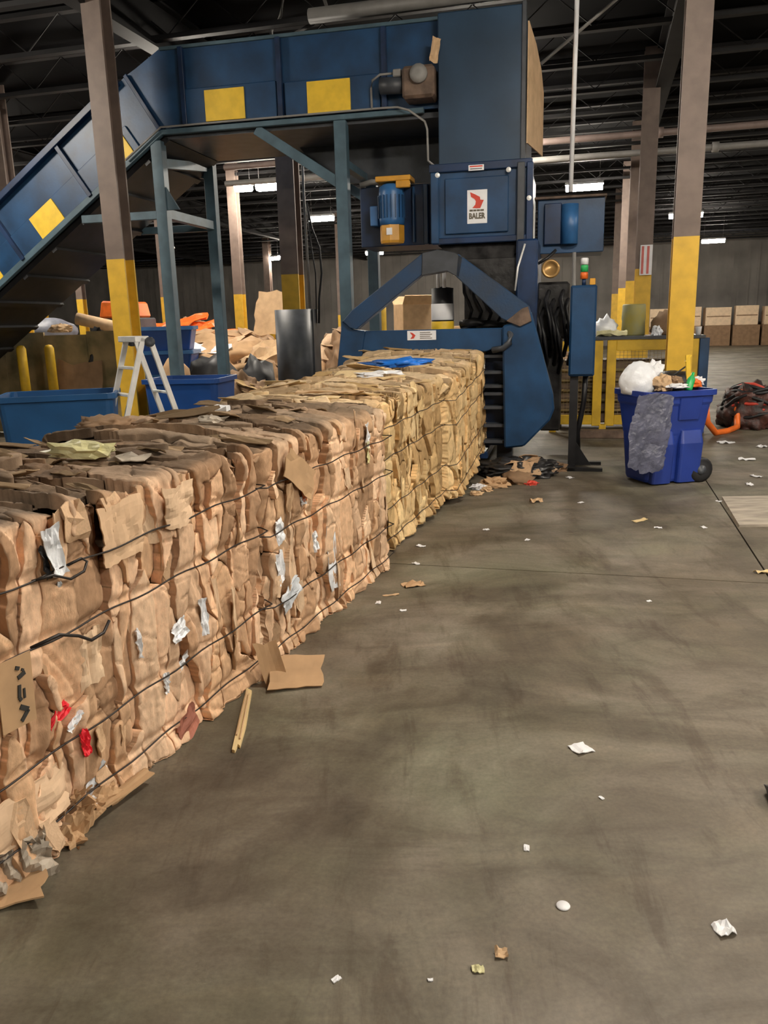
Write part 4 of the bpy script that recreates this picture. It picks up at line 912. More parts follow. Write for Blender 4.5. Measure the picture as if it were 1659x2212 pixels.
# moulded side lobes leave a dark groove between them
for xc, wl in ((-0.16, 0.22), (0.15, 0.26)):
    MB().loft([rrect(wl, 0.10, 0.035, 3, xc, -0.235, 0.015), rrect(wl + 0.01, 0.10, 0.035, 3, xc, -0.27, 0.42), rrect(wl - 0.03, 0.05, 0.02, 3, xc, -0.265, 0.55)]).build('moulded_lobe', M['bin'], bn)
MB().loft([rrect(0.24, 0.05, 0.02, 3, 0.10, -0.275, 0.66), rrect(0.26, 0.06, 0.02, 3, 0.10, -0.31, 0.88)]).build('moulded_lobe', M['bin'], bn)
for s_ in (-1, 1):
    wm = Matrix.Translation((0.29, s_ * 0.26, 0.13)) @ Matrix.Rotation(R(90), 4, 'X')
    w_ = MB().lathe([(0.0, -0.03), (0.10, -0.035), (0.13, -0.03), (0.13, 0.03), (0.10, 0.035), (0.0, 0.03)], 18, mtx=wm).build('wheel', M['black'], bn, True)
    MB().lathe([(0.0, -0.042), (0.05, -0.042), (0.05, 0.042), (0.0, 0.042)], 12, mtx=wm).build('hub', M['dgrey'], w_, True)
MB().tube([(0.29, -0.25, 0.13), (0.29, 0.25, 0.13)], 0.014, 8).build('axle', M['dgrey'], bn, True)
MB().tube([(0.40, -0.24, 0.90), (0.42, -0.22, 0.93), (0.43, 0, 0.935), (0.42, 0.22, 0.93), (0.36, 0.24, 0.90)], 0.018, 8).build('handle', M['bin'], bn, True)
def bin_item(name, label, cat, x, y, z, me, mk, rot=(0, 0, 0)): return tag(link(name, me, M[mk], loc=(x - 0.02, y, z + 0.05), rot=rot), label, cat)
bin_item('rubbish_bag', 'big puffed white rubbish bag on the left of the bin', 'bag', BX - 0.26, BY - 0.02, 0.86, blob_mesh('rubbish_bag', 0.19, 0.18, 0.21, 71, 0.10, 2.0, 4), 'film')
bin_item('crumpled_paper', 'crumpled off-white paper wad behind the white bag in the bin', 'paper', BX - 0.07, BY + 0.08, 1.02, blob_mesh('crumpled_paper', 0.09, 0.08, 0.10, 72, 0.5), 'white')
bin_item('crumpled_paper', 'pinkish paper wad in the middle of the bin top', 'paper', BX - 0.06, BY - 0.18, 0.90, blob_mesh('crumpled_paper', 0.08, 0.07, 0.10, 73, 0.5), 'tan_l')
bin_item('black_bag', 'black plastic bag heaped in the bin behind the green bottle', 'bag', BX + 0.15, BY + 0.10, 0.84, blob_mesh('black_bag', 0.20, 0.17, 0.15, 74, 0.3), 'black')
bin_item('green_bottle', 'green plastic bottle leaning out of the bin front', 'bottle', BX + 0.17, BY - 0.24, 0.90, MB().lathe([(0, 0), (0.035, 0), (0.038, 0.02), (0.038, 0.12), (0.015, 0.16), (0.015, 0.19), (0, 0.19)], 14).mesh('green_bottle', True), 'green', (R(-15), R(20), 0))
bin_item('yellow_stick', 'short yellow stick poking up from the bin', 'stick', BX + 0.26, BY - 0.02, 0.90, MB().bar((0, 0, 0), (-0.03, 0, 0.34), 0.045, 0.02).bar((-0.05, 0, 0.27), (0.0, 0, 0.34), 0.03, 0.02).mesh('yellow_stick'), 'yellow')
bin_item('orange_wrapper', 'orange wrapper at the right rim of the bin', 'wrapper', BX + 0.30, BY - 0.06, 0.92, blob_mesh('orange_wrapper', 0.07, 0.05, 0.05, 76, 0.5), 'orange')
bin_item('brown_carton', 'small dark brown carton behind the green bottle', 'carton', BX + 0.09, BY - 0.10, 0.94, blob_mesh('brown_carton', 0.08, 0.07, 0.06, 77, 0.4), 'tan_d')
bin_item('white_wrapper', 'white wrapper sticking up at the right end of the bin', 'wrapper', BX + 0.38, BY + 0.06, 0.93, blob_mesh('white_wrapper', 0.06, 0.05, 0.05, 78, 0.5), 'white')
bin_item('white_wrapper', 'flat white wrapper along the front rim of the bin', 'wrapper', BX + 0.05, BY - 0.28, 0.93, blob_mesh('white_wrapper', 0.09, 0.05, 0.03, 79, 0.5), 'white')
tag(MB().tube([(BX + 0.0, BY + 0.05, 1.0), (BX + 0.10, BY + 0.0, 1.10), (BX + 0.20, BY, 1.17), (BX + 0.24, BY, 1.12), (BX + 0.18, BY, 1.03)], 0.009, 6).build('black_strap', M['black'], None, True), 'thin black strap looping above the bin', 'strap')
fm = crumple_mesh('film_sheet', 14, 22, 0.40, 0.78, 0.03, 80, 0.002, 0.0, 3.0)
tag(link('film_sheet', fm, M['film_g'], loc=(BX - 0.28, BY - 0.45, 0.57), rot=(R(86), R(7), R(6))), 'creased clear film sheet hanging over the left of the bin', 'film')

# ------------------------------------------------------------------ tubs and ladder behind the bales
def tub(label, x, y, rz, w, d, h, mk, z0=0.12):
    t = thing('tub_cart', label, 'tub', (x, y, 0), rz)
    o_ = [rrect(w * f_, d * f_, 0.07, 3, 0, 0, z) for z, f_ in ((z0, 0.86), (z0 + 0.04, 0.88), (h - 0.05, 0.985), (h, 1.0))]
    i_ = [rrect(w * f_ - 0.03, d * f_ - 0.03, 0.06, 3, 0, 0, z) for z, f_ in ((h, 1.0), (z0 + 0.06, 0.88))]
    MB().loft(o_ + i_).build('tub_body', M[mk], t)
    MB().loft([rrect(w + a_, d + a_, 0.08, 3, 0, 0, z) for a_, z in ((0.05, h - 0.05), (0.05, h + 0.005), (-0.02, h + 0.005), (-0.02, h - 0.05))], closed=True).build('rolled_rim', M[mk], t)
    for sx_ in (-1, 1):
        for sy_ in (-1, 1):
            wm = Matrix.Translation((sx_ * w * 0.33, sy_ * d * 0.33, 0.055)) @ Matrix.Rotation(R(90), 4, 'X')
            c_ = MB().lathe([(0, -0.02), (0.055, -0.02), (0.055, 0.02), (0, 0.02)], 12, mtx=wm).build('caster', M['black'], t, True)
            MB().box(sx_ * w * 0.33 - 0.02, sx_ * w * 0.33 + 0.02, sy_ * d * 0.33 - 0.03, sy_ * d * 0.33 + 0.03, 0.10, z0 + 0.01).build('caster_fork', M['dgrey'], c_)
    return t
tub('large blue plastic tub cart left of the aluminium ladder', -3.36, 8.45, R(14), 1.12, 0.80, 1.06, 'tub')
tub('deep blue plastic tub cart right of the ladder under the conveyor', -2.42, 10.32, R(-8), 0.95, 0.80, 1.07, 'tub2')
ld = thing('step_ladder', 'aluminium folding step ladder standing behind the bales', 'ladder', (-2.58, 8.50, 0), R(38))
hx, hz = 0.08, 1.60
def rail(x0, x1, y, nm): MB().bar((x0, y, 0.0), (x1, y, hz), 0.03, 0.055, upv=(1, 0, 0)).build(nm, M['alu'], ld, bevel=0.004)
for y in (-0.22, 0.22): rail(-0.46, hx - 0.04, y, 'front_rail'); rail(0.58, hx + 0.04, y * 0.9, 'rear_rail')
for k in range(5):
    z = 0.22 + k * 0.27; fx = -0.46 + (hx - 0.04 + 0.46) * z / hz; rx = 0.58 + (hx + 0.04 - 0.58) * z / hz
    MB().box(fx - 0.035, fx + 0.035, -0.21, 0.21, z - 0.014, z + 0.014).build('step', M['alu'], ld, bevel=0.003)
    if k in (1, 3): MB().box(rx - 0.02, rx + 0.02, -0.19, 0.19, z - 0.012, z + 0.012).build('rear_brace', M['alu'], ld, bevel=0.003)
MB().box(hx - 0.13, hx + 0.02, -0.235, 0.235, hz - 0.04, hz + 0.02).build('top_cap', M['alu'], ld, bevel=0.006)
for y in (-0.24, 0.24): MB().lathe([(0, -0.025), (0.05, -0.025), (0.05, 0.025), (0, 0.025)], 14, mtx=Matrix.Translation((hx + 0.02, y, hz - 0.04)) @ Matrix.Rotation(R(90), 4, 'X')).build('hinge', M['dgrey'], ld, True)
for y in (-0.21, 0.21):
    MB().bar((-0.46 + 0.54 * 0.45, y, 0.62), (0.58 - 0.46 * 0.45, y, 0.62), 0.012, 0.02).build('spreader', M['alu'], ld)

# ------------------------------------------------------------------ heaps behind the bales
def heap(x, y, r, h, n, seed, label, group, key='sheet', mk='tan_d', sz=(0.3, 0.8), ry=None):
    ry = ry or r
    rs = random.Random(seed)
    b_ = blob_mesh('waste_mound', r, ry, h / 1.55, seed, 0.25, 2.6, 5)
    mo = link('waste_mound', b_, M[mk], loc=(x, y, 0)); mo['kind'] = 'stuff'; tag(mo, label[0], 'heap')
    for k in range(n):
        a = rs.uniform(0, 2 * math.pi); q = math.sqrt(rs.random()) * 0.95
        px_, py_ = x + r * q * math.cos(a), y + ry * q * math.sin(a)
        z = h * math.sqrt(max(0.02, 1 - q * q)) * rs.uniform(0.86, 1.02)
        tilt = 0.9 * q
        nrm = Vector((math.cos(a) * tilt + rs.gauss(0, .35), math.sin(a) * tilt + rs.gauss(0, .35), 1)).normalized()
        qd = nrm.to_track_quat('Z', 'Y'); e = (qd @ Euler((0, 0, rs.uniform(0, 6.28))).to_quaternion()).to_euler()
        w_ = rs.uniform(*sz); h_ = w_ * rs.uniform(0.5, 1.0)
        ext = 0.5 * math.hypot(w_, h_) * math.sqrt(max(0, 1 - nrm.z ** 2)) + 0.02
        o = link('cardboard_sheet', rs.choice(SV[key]), None, loc=(px_, py_, max(z, ext)), rot=e, scale=(w_, h_, 1.5))
        tag(o, label[1], 'cardboard', group)
heap(-3.2, 17.3, 1.8, 1.55, 75, 201, ('brown mound of loose waste behind the conveyor legs', 'loose flattened cardboard on the big heap behind the conveyor legs'), 'cardboard on the big heap', 'sheet', 'tan', (0.35, 0.9), 1.8)
heap(-0.65, 17.6, 0.75, 1.5, 22, 202, ('dark mound of waste between the middle column and the baler', 'loose cardboard on the small heap left of the baler'), 'cardboard on the small heap', 'sheet', 'tan_d', (0.4, 0.8), 1.2)
heap(-2.22, 12.8, 0.5, 0.90, 14, 203, ('low mound of torn board in front of the dark column guard', 'torn board on the low mound by the dark column guard'), 'torn board by the column guard', 'sheet_ol', 'tan_d', (0.3, 0.6))
heap(0.95, 16.9, 0.95, 1.6, 14, 204, ('waste mound seen through the triangular brace', 'cardboard on the mound seen through the triangular brace'), 'cardboard seen through the brace', 'sheet_ol', 'tan_d', (0.4, 0.8))
heap(3.5, 18.2, 1.0, 1.2, 10, 206, ('dim waste mound behind the hydraulic tank', 'cardboard on the mound behind the hydraulic tank'), 'cardboard behind the tank', 'sheet', 'tan_d', (0.4, 0.8))
def prop(name, label, cat, loc, me, mk, rot=(0, 0, 0)): return tag(link(name, me, M[mk], loc=loc, rot=rot), label, cat)
prop('cardboard_sheet', 'large upright tan cardboard sheet leaning beside the middle column', 'cardboard', (-2.2, 17.0, 1.93), crumple_mesh('cardboard_sheet', 8, 8, 0.72, 0.90, 0.05, 90, 0.012, 0.0, 1.2), 'tan_l', (R(82), R(6), R(-12)))
prop('white_sheet', 'whitish crumpled sheet lying on the big heap', 'sheet', (-3.4, 16.0, 1.22), crumple_mesh('white_sheet', 9, 9, 1.0, 0.7, 0.18, 91, 0.01), 'white', (R(12), 0, 0.4))
prop('white_sheet', 'pinkish crumpled sheet on the heap right of the thin column', 'sheet', (-2.3, 15.9, 1.12), crumple_mesh('white_sheet', 9, 9, 0.9, 0.7, 0.2, 92, 0.01), 'tan_l', (R(22), R(-15), 0.2))
prop('black_bag', 'black rubbish bag in front of the big heap', 'bag', (-2.85, 14.0, 0), blob_mesh('black_bag', 0.5, 0.42, 0.80, 93, 0.3), 'black')
prop('black_bag', 'second black rubbish bag right of the far conveyor leg', 'bag', (-2.15, 14.1, 0), blob_mesh('black_bag', 0.36, 0.36, 0.74, 94, 0.3), 'black')
prop('tan_bag', 'lumpy tan paper sack between the tub and the black bag', 'bag', (-3.28, 13.0, 0), blob_mesh('tan_bag', 0.26, 0.24, 0.80, 95, 0.2), 'tan')
t = thing('bollard', 'wide yellow guard post seen through the left of the triangular brace', 'bollard', (0.0, 15.4, 0), 0)
MB().lathe([(0, 0), (0.14, 0), (0.14, 1.98), (0.10, 2.04), (0, 2.05)], 16).build('bollard_post', M['yellow_d'], t, True)
MB().box(-0.2, 0.2, -0.2, 0.2, 0, 0.015).build('bollard_plate', M['yellow_d'], t)
t = thing('carton', 'open tan carton on the mound behind the black canister', 'box', (0.66, 16.2, 1.5), R(20))
MB().box(-0.3, 0.3, -0.25, 0.25, 0, 0.52).build('box_body', M['tan_l'], t, bevel=0.01)
for s_ in (-1, 1): MB().box(-0.3, 0.3, -0.008, 0.008, 0, 0.2, Matrix.Translation((0, s_ * 0.25, 0.52)) @ Matrix.Rotation(R(-40 * s_), 4, 'X')).build('flap', M['tan_l'], t)
# stacked blue totes
for k in range(4):
    t = thing('blue_tote', ['lowest blue tote of the stack behind the front conveyor leg', 'second blue tote of the stack behind the front conveyor leg', 'third blue tote of the stack behind the front conveyor leg', 'topmost blue tote of the stack behind the front conveyor leg'][k], 'tote', (-3.98, 15.2, k * 0.43), R(-10 + 5 * k), 'stacked blue totes')
    MB().loft([rrect(0.95, 0.62, 0.04, 2, 0, 0, 0.0), rrect(1.10, 0.70, 0.04, 2, 0, 0, 0.39)] + [rrect(1.06, 0.66, 0.04, 2, 0, 0, 0.39), rrect(0.91, 0.58, 0.04, 2, 0, 0, 0.03)]).build('tote_body', M['tub2'], t)
    MB().loft([rrect(a_, b_, 0.05, 2, 0, 0, z) for a_, b_, z in ((1.16, 0.75, 0.36), (1.16, 0.75, 0.425), (1.04, 0.65, 0.425), (1.04, 0.65, 0.36))], closed=True).build('tote_rim', M['blue_l'], t)
# mouldy plywood pit wall under the incline, with yellow posts
pw = thing('plywood_barrier', 'mouldy plywood barrier under the conveyor incline behind the blue tub', 'barrier', (-5.6, 13.6, 0), R(-13))
for k in range(4):
    MB().box(-1.5 + k * 0.78, -1.5 + k * 0.78 + 0.77, -0.02, 0.02, 0.02 + 0.03 * (k % 2), 1.62 + 0.05 * (k % 2)).build('plywood_board', M['ply'], pw)
for k in range(2): MB().box(-1.5, 1.6, 0.03, 0.09, 0.3 + k, 0.4 + k).build('back_rail', M['wood'], pw)
prop('cardboard_sheet', 'brown cardboard sheet leaning on the plywood barrier', 'cardboard', (-4.9, 13.25, 0.62), crumple_mesh('cardboard_sheet', 8, 8, 0.75, 1.2, 0.05, 96, 0.01, 0.0, 1.4), 'tan_d', (R(80), 0, R(-10)))
prop('black_sheet', 'torn black plastic draped over the plywood barrier', 'plastic', (-4.62, 13.45, 1.30), crumple_mesh('black_sheet', 9, 11, 0.34, 0.75, 0.10, 97, 0.006), 'black', (R(82), R(20), R(-10)))
prop('cardboard_tube', 'pale cardboard roll lying across the barrier top', 'tube', (-4.7, 13.7, 1.78), MB().tube([(-0.32, 0, 0.10), (0.32, 0, -0.06)], 0.10, 14).mesh('cardboard_tube', True), 'tan_l')
prop('paper_wad', 'pinkish paper wad on the barrier top under the grey tarp', 'paper', (-5.3, 13.7, 1.66), blob_mesh('paper_wad', 0.18, 0.12, 0.09, 98, 0.4), 'tan_l')
for x, l_ in ((-5.75, 'leftmost short yellow bollard in front of the plywood barrier'), (-5.3, 'short yellow bollard right of the other in front of the barrier')):
    t = thing('bollard', l_, 'bollard', (x, 13.1, 0), 0)
    MB().lathe([(0, 0), (0.075, 0), (0.075, 1.42), (0.05, 1.47), (0, 1.48)], 16).build('bollard_post', M['yellow_d'], t, True)
    MB().box(-0.12, 0.12, -0.12, 0.12, 0, 0.015).build('bollard_plate', M['yellow_d'], t)
prop('grey_tarp', 'rounded grey tarp cover seen under the conveyor incline', 'tarp', (-8.3, 20.6, 1.45), blob_mesh('grey_tarp', 0.72, 0.5, 0.36, 99, 0.08, 1.2, 3), 'greyplast')
t = thing('pallet_crate', 'dark wooden crate carrying the grey tarp', 'crate', (-8.3, 20.6, 0), -BYAW)
for k in range(6): MB().box(-0.85, 0.85, -0.6, -0.56, 0.03 + k * 0.24, 0.25 + k * 0.24).build('crate_slat', M['tan_d'], t)
for x in (-0.82, 0.82): MB().box(x - 0.05, x + 0.05, -0.56, 0.56, 0, 1.45).build('crate_side', M['tan_d'], t)
MB().box(-0.85, 0.85, -0.6, 0.6, 1.44, 1.47).build('crate_lid', M['tan_d'], t)
# orange post and orange lift body behind the near column
pst = thing('orange_post', 'bright orange steel upright behind the near left column', 'post', (-6.75, 22.2, 0), -BYAW)
MB().box(-0.11, 0.11, -0.1, 0.1, 0, 3.4).build('upright', M['orange'], pst); MB().box(-0.2, 0.2, -0.2, 0.2, 0, 0.02).build('foot_plate', M['orange'], pst)
lift = thing('orange_lift', 'orange topped machine half hidden behind the near left column', 'machine', (-6.15, 20.2, 0), -BYAW)
MB().prism([(-0.55, 1.95), (0.42, 1.95), (0.34, 2.32), (-0.45, 2.36)], -0.4, 0.4).build('hood', M['orange'], lift, bevel=0.04)
MB().box(-0.5, 0.55, -0.38, 0.38, 0.25, 1.94).build('machine_body', M['dgrey'], lift, bevel=0.03)
for x in (-0.35, 0.4):
    MB().lathe([(0, -0.42), (0.25, -0.42), (0.25, 0.42), (0, 0.42)], 16, mtx=Matrix.Translation((x, 0, 0.25)) @ Matrix.Rotation(R(90), 4, 'X')).build('wheel', M['black'], lift, True)
lr = thing('lamp_reflector', 'small white conical reflector hanging beside the thin far column', 'lamp', (-5.55, 22.2, 3.72))
MB().lathe([(0.05, 0.32), (0.06, 0.32), (0.21, 0.02), (0.20, 0.0), (0.19, 0.02), (0.04, 0.30)], 16).build('reflector_cone', M['white'], lr, True)
MB().tube([(0, 0, 0.30), (0, 0, 2.27)], 0.012, 6).build('hanging_cord', M['black'], lr)
# orange barrier netting heaped before the far wall
for k in range(5):
    prop('orange_netting', ['long orange netting strip uppermost in the far heap', 'orange netting fold under the uppermost strip', 'wide orange netting fold in the far heap', 'short orange netting fold at the right of the far heap', 'lowest orange netting fold of the far heap'][k], 'netting',
         (-5.1 + 0.35 * k * (1 if k % 2 else 0.4), 21.0 - 0.2 * k, 1.75 - 0.12 * k), crumple_mesh('orange_netting', 10, 6, 1.5 - 0.15 * k, 0.45, 0.16, 110 + k, 0.01), 'orange', (R(20), R(-9), 0.1))
heap(-4.9, 21.6, 0.75, 1.75, 8, 207, ('far reddish mound under the orange netting', 'cardboard on the far mound under the orange netting'), 'cardboard under the netting', 'sheet', 'tan_d', (0.4, 0.8))

# ------------------------------------------------------------------ cartons along the far wall
def carton(x, y, w, d, h, z, label, mk, open_=False, rz=0.0):
    t = thing('carton', label, 'box', (x, y, z), -BYAW + rz)
    MB().box(-w / 2, w / 2, -d / 2, d / 2, 0, h).build('box_body', M[mk], t, bevel=0.01)
    MB().box(-w * 0.46, w * 0.46, -d / 2 - 0.006, -d / 2 + 0.002, h * 0.47, h * 0.53).build('tape', M['tan_d'], t)
    if open_:
        for s_ in (-1, 1):
            MB().box(-w / 2, w / 2, -0.01, 0.01, 0, d * 0.4, Matrix.Translation((0, s_ * d / 2, h)) @ Matrix.Rotation(R(-50 * s_), 4, 'X')).build('flap', M[mk], t)
    return t
words = ['leftmost', 'second', 'third', 'fourth', 'fifth', 'sixth', 'seventh', 'eighth', 'ninth']
for k in range(8):
    xl = 3.2 + k * 1.42; p = bw(xl, 46.6)
    carton(p[0], p[1], 1.30, 1.0, 1.05, 0, f'{words[k]} brown pallet carton from the left in the floor row along the far wall', 'tan_d')
    carton(p[0], p[1], 1.1 + 0.08 * (k % 3), 0.9, 0.92 + 0.06 * (k % 2), 1.055, f'{words[k]} tan carton from the left stacked on the far wall row', 'tan_p', False, 0.05 * ((k % 3) - 1))
p = bw(-6.2, 40); carton(p[0], p[1], 1.6, 1.0, 1.4, 0, 'pale carton far behind the middle column', 'tan_l')
p = bw(-3.0, 43); carton(p[0], p[1], 1.5, 1.0, 1.3, 0, 'pale carton far behind the left brace of the baler', 'tan_l')
p = bw(-4.6, 41); carton(p[0], p[1], 1.5, 1.0, 1.5, 0, 'tan carton far behind, between the middle column and the brace', 'tan')

# coiled cords by the right edge
cc = thing('cable_heap', 'dark red and black heap of coiled cables on the floor at the right', 'cables', (5.6, 12.1, 0))
link('cable_core', blob_mesh('cable_core', 0.42, 0.40, 0.42, 120, 0.35, 2.2, 4), M['cable'], cc)
for k in range(9):
    rs = random.Random(300 + k); tilt = Euler((rs.uniform(-0.9, 0.9), rs.uniform(-0.9, 0.9), 0)).to_matrix(); r_ = rs.uniform(0.30, 0.40)
    pts = [Vector((0, 0, 0.33)) + tilt @ Vector((r_ * 1.15 * math.cos(q * 0.35), r_ * 1.1 * math.sin(q * 0.35), rs.uniform(-0.03, 0.03))) for q in range(18)]
    pts = [Vector((p_.x, p_.y, max(p_.z, 0.03))) for p_ in pts]
    MB().tube(pts, 0.025, 7, True).build('cable_coil', M['black'] if k % 3 else M['red_l'], cc, True)
tag(MB().tube([(4.55, 11.2, 0.42), (4.6, 11.25, 0.2), (4.75, 11.3, 0.04), (5.0, 11.5, 0.03), (5.25, 11.75, 0.05), (5.3, 11.9, 0.3), (5.4, 12.0, 0.6)], 0.045, 8).build('orange_hose', M['orange'], None, True), 'orange hose trailing from the cable heap towards the bin', 'hose')

# ------------------------------------------------------------------ litter and boards on the floor
def litter(name, label, cat, x, y, w, d, amp, mk, seed, rz=0.0, group=None, z=0.0):
    return tag(link(name, crumple_mesh(name, 6, 6, w, d, amp, seed, 0.003), M[mk], loc=(x, y, z), rot=(0, 0, rz)), label, cat, group)
W_L = 'small white scrap lying on the open aisle floor'; W_G = 'white scraps on the aisle floor'
litter('paper_scrap', 'star shaped white scrap in the middle of the aisle floor', 'scrap', 0.77, 2.91, 0.075, 0.075, 0.012, 'white', 401, 0.4)
litter('paper_scrap', 'largest white crumpled scrap at the lower right of the floor', 'scrap', 0.93, 1.92, 0.055, 0.055, 0.02, 'white', 402, 0.2)
prop('round_token', 'round white disc on the floor near the bottom', 'disc', (0.50, 2.03, 0), MB().lathe([(0, 0), (0.019, 0), (0.021, 0.003), (0.019, 0.006), (0, 0.006)], 18).mesh('round_token', True), 'white')
litter('paper_scrap', 'tan crumb beside the lower white crumb on the floor', 'scrap', 0.29, 1.85, 0.035, 0.03, 0.02, 'tan_l', 403)
litter('paper_scrap', 'cream crumb at the bottom of the floor left of the tan crumb', 'scrap', 0.22, 1.80, 0.032, 0.025, 0.01, 'cream', 404)
for k, (x, y, s_) in enumerate([(0.09, 1.77, 0.014), (-0.16, 1.78, 0.025), (0.44, 2.30, 0.03), (0.76, 2.57, 0.02), (2.24, 6.32, 0.06), (0.84, 6.40, 0.05), (1.12, 6.05, 0.05), (2.60, 6.29, 0.06), (0.28, 5.95, 0.07), (0.10, 4.55, 0.04), (1.85, 7.3, 0.06), (3.7, 7.9, 0.1), (3.95, 8.3, 0.12), (4.3, 9.3, 0.18), (1.6, 4.6, 0.03), (-0.36, 3.62, 0.03), (2.02, 8.5, 0.10), (3.1, 7.2, 0.05), (4.6, 10.6, 0.2), (4.9, 10.2, 0.16), (-0.05, 4.7, 0.05), (0.22, 5.5, 0.06)]):
    litter('white_scrap', W_L, 'scrap', x, y, s_, s_ * 0.6, s_ * 0.15, 'white', 420 + k, k * 0.7, W_G)
litter('wood_chip', 'pale slim wood chip on the floor left of the grey board', 'chip', 2.17, 6.57, 0.16, 0.05, 0.01, 'wood', 450, 0.6)
litter('cardboard_scrap', 'peach coloured torn scrap on the floor in front of the baler', 'scrap', 1.44, 7.37, 0.11, 0.07, 0.05, 'tan_l', 451, 0.2)
litter('cardboard_scrap', 'brown curled cardboard piece on the floor below the third bale', 'scrap', 0.18, 5.02, 0.14, 0.10, 0.03, 'tan', 452, 0.3)
litter('cardboard_scrap', 'thin tan strip on the floor beside the second bale', 'scrap', 0.03, 4.83, 0.10, 0.02, 0.008, 'tan_l', 453, 0.2)
litter('wood_chip', 'pale chip on the floor at the right edge of the picture', 'chip', 2.54, 5.09, 0.14, 0.05, 0.02, 'wood', 454, 0.1)
# splintered wood and folded card at the seam of the two nearest bales
t = thing('wood_splinter', 'long splintered wood strip lying on the floor beside the nearest bale', 'wood', (-0.648, 3.24, 0), R(4))
t.scale = (0.55, 0.85, 1)
MB().prism([(-0.035, -0.33), (-0.012, -0.34), (0.0, -0.28), (0.02, -0.30), (0.035, -0.1), (0.03, 0.30), (-0.02, 0.34), (-0.03, 0.05)], 0.0, 0.014, Matrix(((1, 0, 0, 0), (0, 0, 1, 0), (0, 1, 0, 0), (0, 0, 0, 1)))).build('split_strip', M['wood'], t)
MB().bar((-0.02, -0.20, 0.018), (-0.005, 0.28, 0.02), 0.008).build('split_fibre', M['tan_l'], t); MB().bar((0.012, -0.24, 0.018), (0.015, 0.25, 0.02), 0.007).build('split_fibre', M['tan_l'], t)
prop('cardboard_piece', 'flat tan cardboard rectangle on the floor right of the bale seam', 'cardboard', (-0.45, 3.60, 0.05), crumple_mesh('cardboard_piece', 7, 6, 0.27, 0.20, 0.01, 461, 0.006, 0.0, 1.0), 'tan', (R(28), R(3), R(8)))
prop('cardboard_piece', 'upright bent cardboard flap standing at the bale seam', 'cardboard', (-0.565, 3.60, 0.10), crumple_mesh('cardboard_piece', 6, 8, 0.11, 0.22, 0.012, 462, 0.006, 0.1, 1.0), 'tan', (R(76), R(-12), R(15)))
prop('cardboard_piece', 'small pale cardboard corner at the foot of the nearest bale', 'cardboard', (-0.70, 3.66, 0.02), crumple_mesh('cardboard_piece', 6, 6, 0.16, 0.12, 0.03, 463, 0.005), 'tan_l', (R(25), 0, 0.3))
prop('cardboard_piece', 'torn cardboard flap on the floor at the lower left corner', 'cardboard', (-1.21, 2.13, 0.003), crumple_mesh('cardboard_piece', 8, 7, 0.26, 0.13, 0.02, 464, 0.006, 0.06, 1.2), 'tan', (0, 0, R(12)))
prop('cardboard_piece', 'long pale cardboard tongue sticking out under the nearest bale', 'cardboard', (-1.0, 2.62, 0.03), crumple_mesh('cardboard_piece', 12, 6, 0.32, 0.06, 0.02, 465, 0.006, 0.02, 1.4), 'tan', (R(-8), 0, R(64)))
for k, (x, y, w, d, rx, ry, rz, mk, lb) in enumerate([(-1.19, 2.36, 0.24, 0.20, 65, 10, 60, 'tan_d', 'crumpled dark card standing at the foot of the nearest bale'), (-1.12, 2.46, 0.20, 0.16, 50, -15, 75, 'tan', 'wrinkled tan card beside the crumpled dark card'), (-1.10, 2.58, 0.24, 0.14, 40, 8, 66, 'tan', 'ragged tan card lip under the nearest bale'), (-1.20, 2.24, 0.18, 0.16, 55, 0, 40, 'board', 'greyish wrinkled card at the lower left bale corner')]):
    prop('crumpled_card', lb, 'cardboard', (x, y, 0.05), crumple_mesh('crumpled_card', 16, 14, w, d, 0.07, 466 + k, 0.004, 0.0, 6.0), mk, (R(rx), R(ry), R(rz)))
# debris under the baler mouth
heap(1.52, 8.72, 0.42, 0.20, 10, 208, ('low dark mound of waste under the baler side plate', 'torn card on the low mound under the baler side plate'), 'torn card under the baler', 'sheet', 'grime', (0.12, 0.28), 0.28)
for k, (x, y, s_, mk, lb) in enumerate([(1.78, 8.80, 0.10, 'white', 'white film wad by the low mound under the baler'), (0.98, 8.05, 0.12, 'white', 'white folded scrap at the foot of the last bale'), (1.15, 8.15, 0.22, 'tan', 'brown torn card in front of the low mound'), (1.42, 8.32, 0.26, 'tan_d', 'dark brown card strip in front of the low mound'), (1.55, 8.20, 0.10, 'red_l', 'reddish scrap in front of the low mound'), (1.05, 7.95, 0.10, 'tan_l', 'pale crumb of card at the foot of the last bale'), (1.95, 8.95, 0.22, 'tan_d', 'dark card piece beside the control post foot'), (0.92, 7.75, 0.10, 'tan_l', 'peach crumb of card beside the last bale')]):
    prop('torn_card', lb, 'scrap', (x, y, 0), blob_mesh('torn_card', s_ * 0.6, s_ * 0.5, s_ * 0.28, 500 + k, 0.6), mk)
# board lying on the floor at the right, kerb timber
prop('floor_board', 'weathered grey board lying flat on the floor at the right edge', 'board', (3.42, 6.75, 0), MB().prism([(-0.54, -0.48), (0.55, -0.50), (0.55, 0.55), (-0.24, 0.57)], 0.0, 0.02, Matrix(((1, 0, 0, 0), (0, 0, 1, 0), (0, 1, 0, 0), (0, 0, 0, 1)))).mesh('floor_board'), 'board')
prop('kerb_timber', 'low brown timber lying in front of the yellow guard', 'timber', tuple(bwp(2.35, 2.6, 0)), MB().box(-0.65, 0.65, -0.07, 0.07, 0, 0.12).mesh('kerb_timber', False, 0.01), 'rust', (0, 0, BR))
prop('rubber_mat', 'black rubber piece at the right edge of the floor', 'rubber', (1.40, 2.45, 0), blob_mesh('rubber_mat', 0.06, 0.14, 0.04, 130, 0.2), 'black', (0, 0, 0.15))
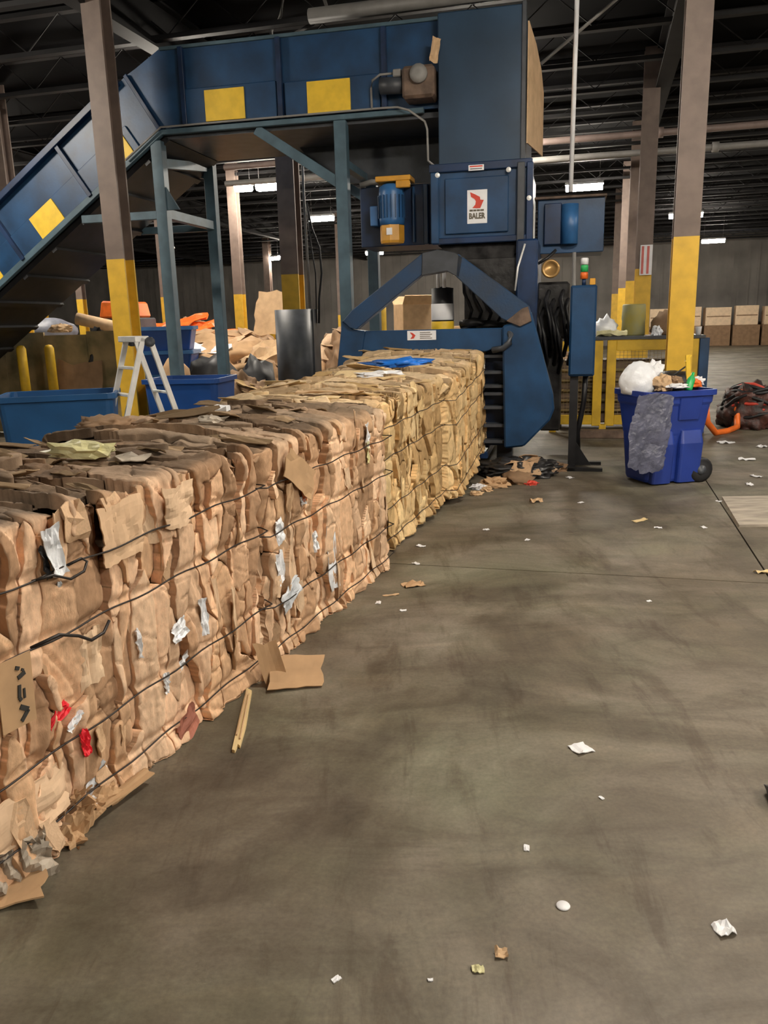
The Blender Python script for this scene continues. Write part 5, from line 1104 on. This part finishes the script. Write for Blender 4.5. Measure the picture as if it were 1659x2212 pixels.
# things lying on top of the bales
def on_bale(name, label, cat, bale, surf, u, v, H, me, mk, rot=0.0, lift=0.0):
    p, n = surf(u, H + v)
    o = tag(link(name, me, M[mk]), label, cat)
    mw = Matrix.Translation(bale.location) @ bale.rotation_euler.to_matrix().to_4x4()
    q = mw @ Vector((p.x, u, p.z + lift)); o.location = q; o.rotation_euler = (0, 0, bale.rotation_euler.z + rot); return o
on_bale('plastic_bag', 'pale yellow plastic bag lying on top of the nearest bale', 'bag', b1, sf1, 1.33, 0.54, 1.13, blob_mesh('plastic_bag', 0.15, 0.06, 0.045, 140, 0.5), 'cream', 0.1)
on_bale('cardboard_lump', 'brown folded cardboard lump on the bale in front of the ladder', 'cardboard', b2, sf2, 0.42, 1.22, 1.115, blob_mesh('cardboard_lump', 0.17, 0.14, 0.06, 141, 0.4, 3, 4), 'tan_d', 0.2)
on_bale('foam_piece', 'bright white foam piece on the second bale', 'foam', b2, sf2, 0.85, 0.76, 1.115, crumple_mesh('foam_piece', 5, 5, 0.15, 0.09, 0.02, 142, 0.03), 'white', 0.2, 0.05)
on_bale('foam_piece', 'greyish paper lump beside the bright white foam', 'paper', b2, sf2, 0.55, 0.60, 1.115, blob_mesh('foam_piece', 0.08, 0.06, 0.04, 143, 0.5), 'board')
on_bale('blue_wrap', 'crumpled bright blue plastic wrap on top of the last bale', 'wrap', b4, sf4, 0.62, 0.62, 1.12, blob_mesh('blue_wrap', 0.28, 0.18, 0.05, 144, 0.7, 4), 'bluefilm', 0.1, -0.01)
on_bale('white_wrap', 'flattened white wrap on the third bale in front of the blue plastic', 'wrap', b3, sf3, 1.45, 0.50, 1.125, blob_mesh('white_wrap', 0.20, 0.08, 0.04, 145, 0.6, 4), 'white', 0.1)
on_bale('cardboard_strip', 'pale cardboard strip near the front edge of the third bale', 'cardboard', b3, sf3, 0.25, 0.45, 1.125, crumple_mesh('cardboard_strip', 10, 5, 0.5, 0.10, 0.02, 146, 0.006), 'tan_l', 0.05, 0.02)
on_bale('paper_flap', 'greyish paper flap on top of the nearest bale', 'paper', b1, sf1, 1.35, 0.30, 1.13, crumple_mesh('paper_flap', 6, 6, 0.16, 0.10, 0.03, 147, 0.004), 'board', 0.3, 0.015)
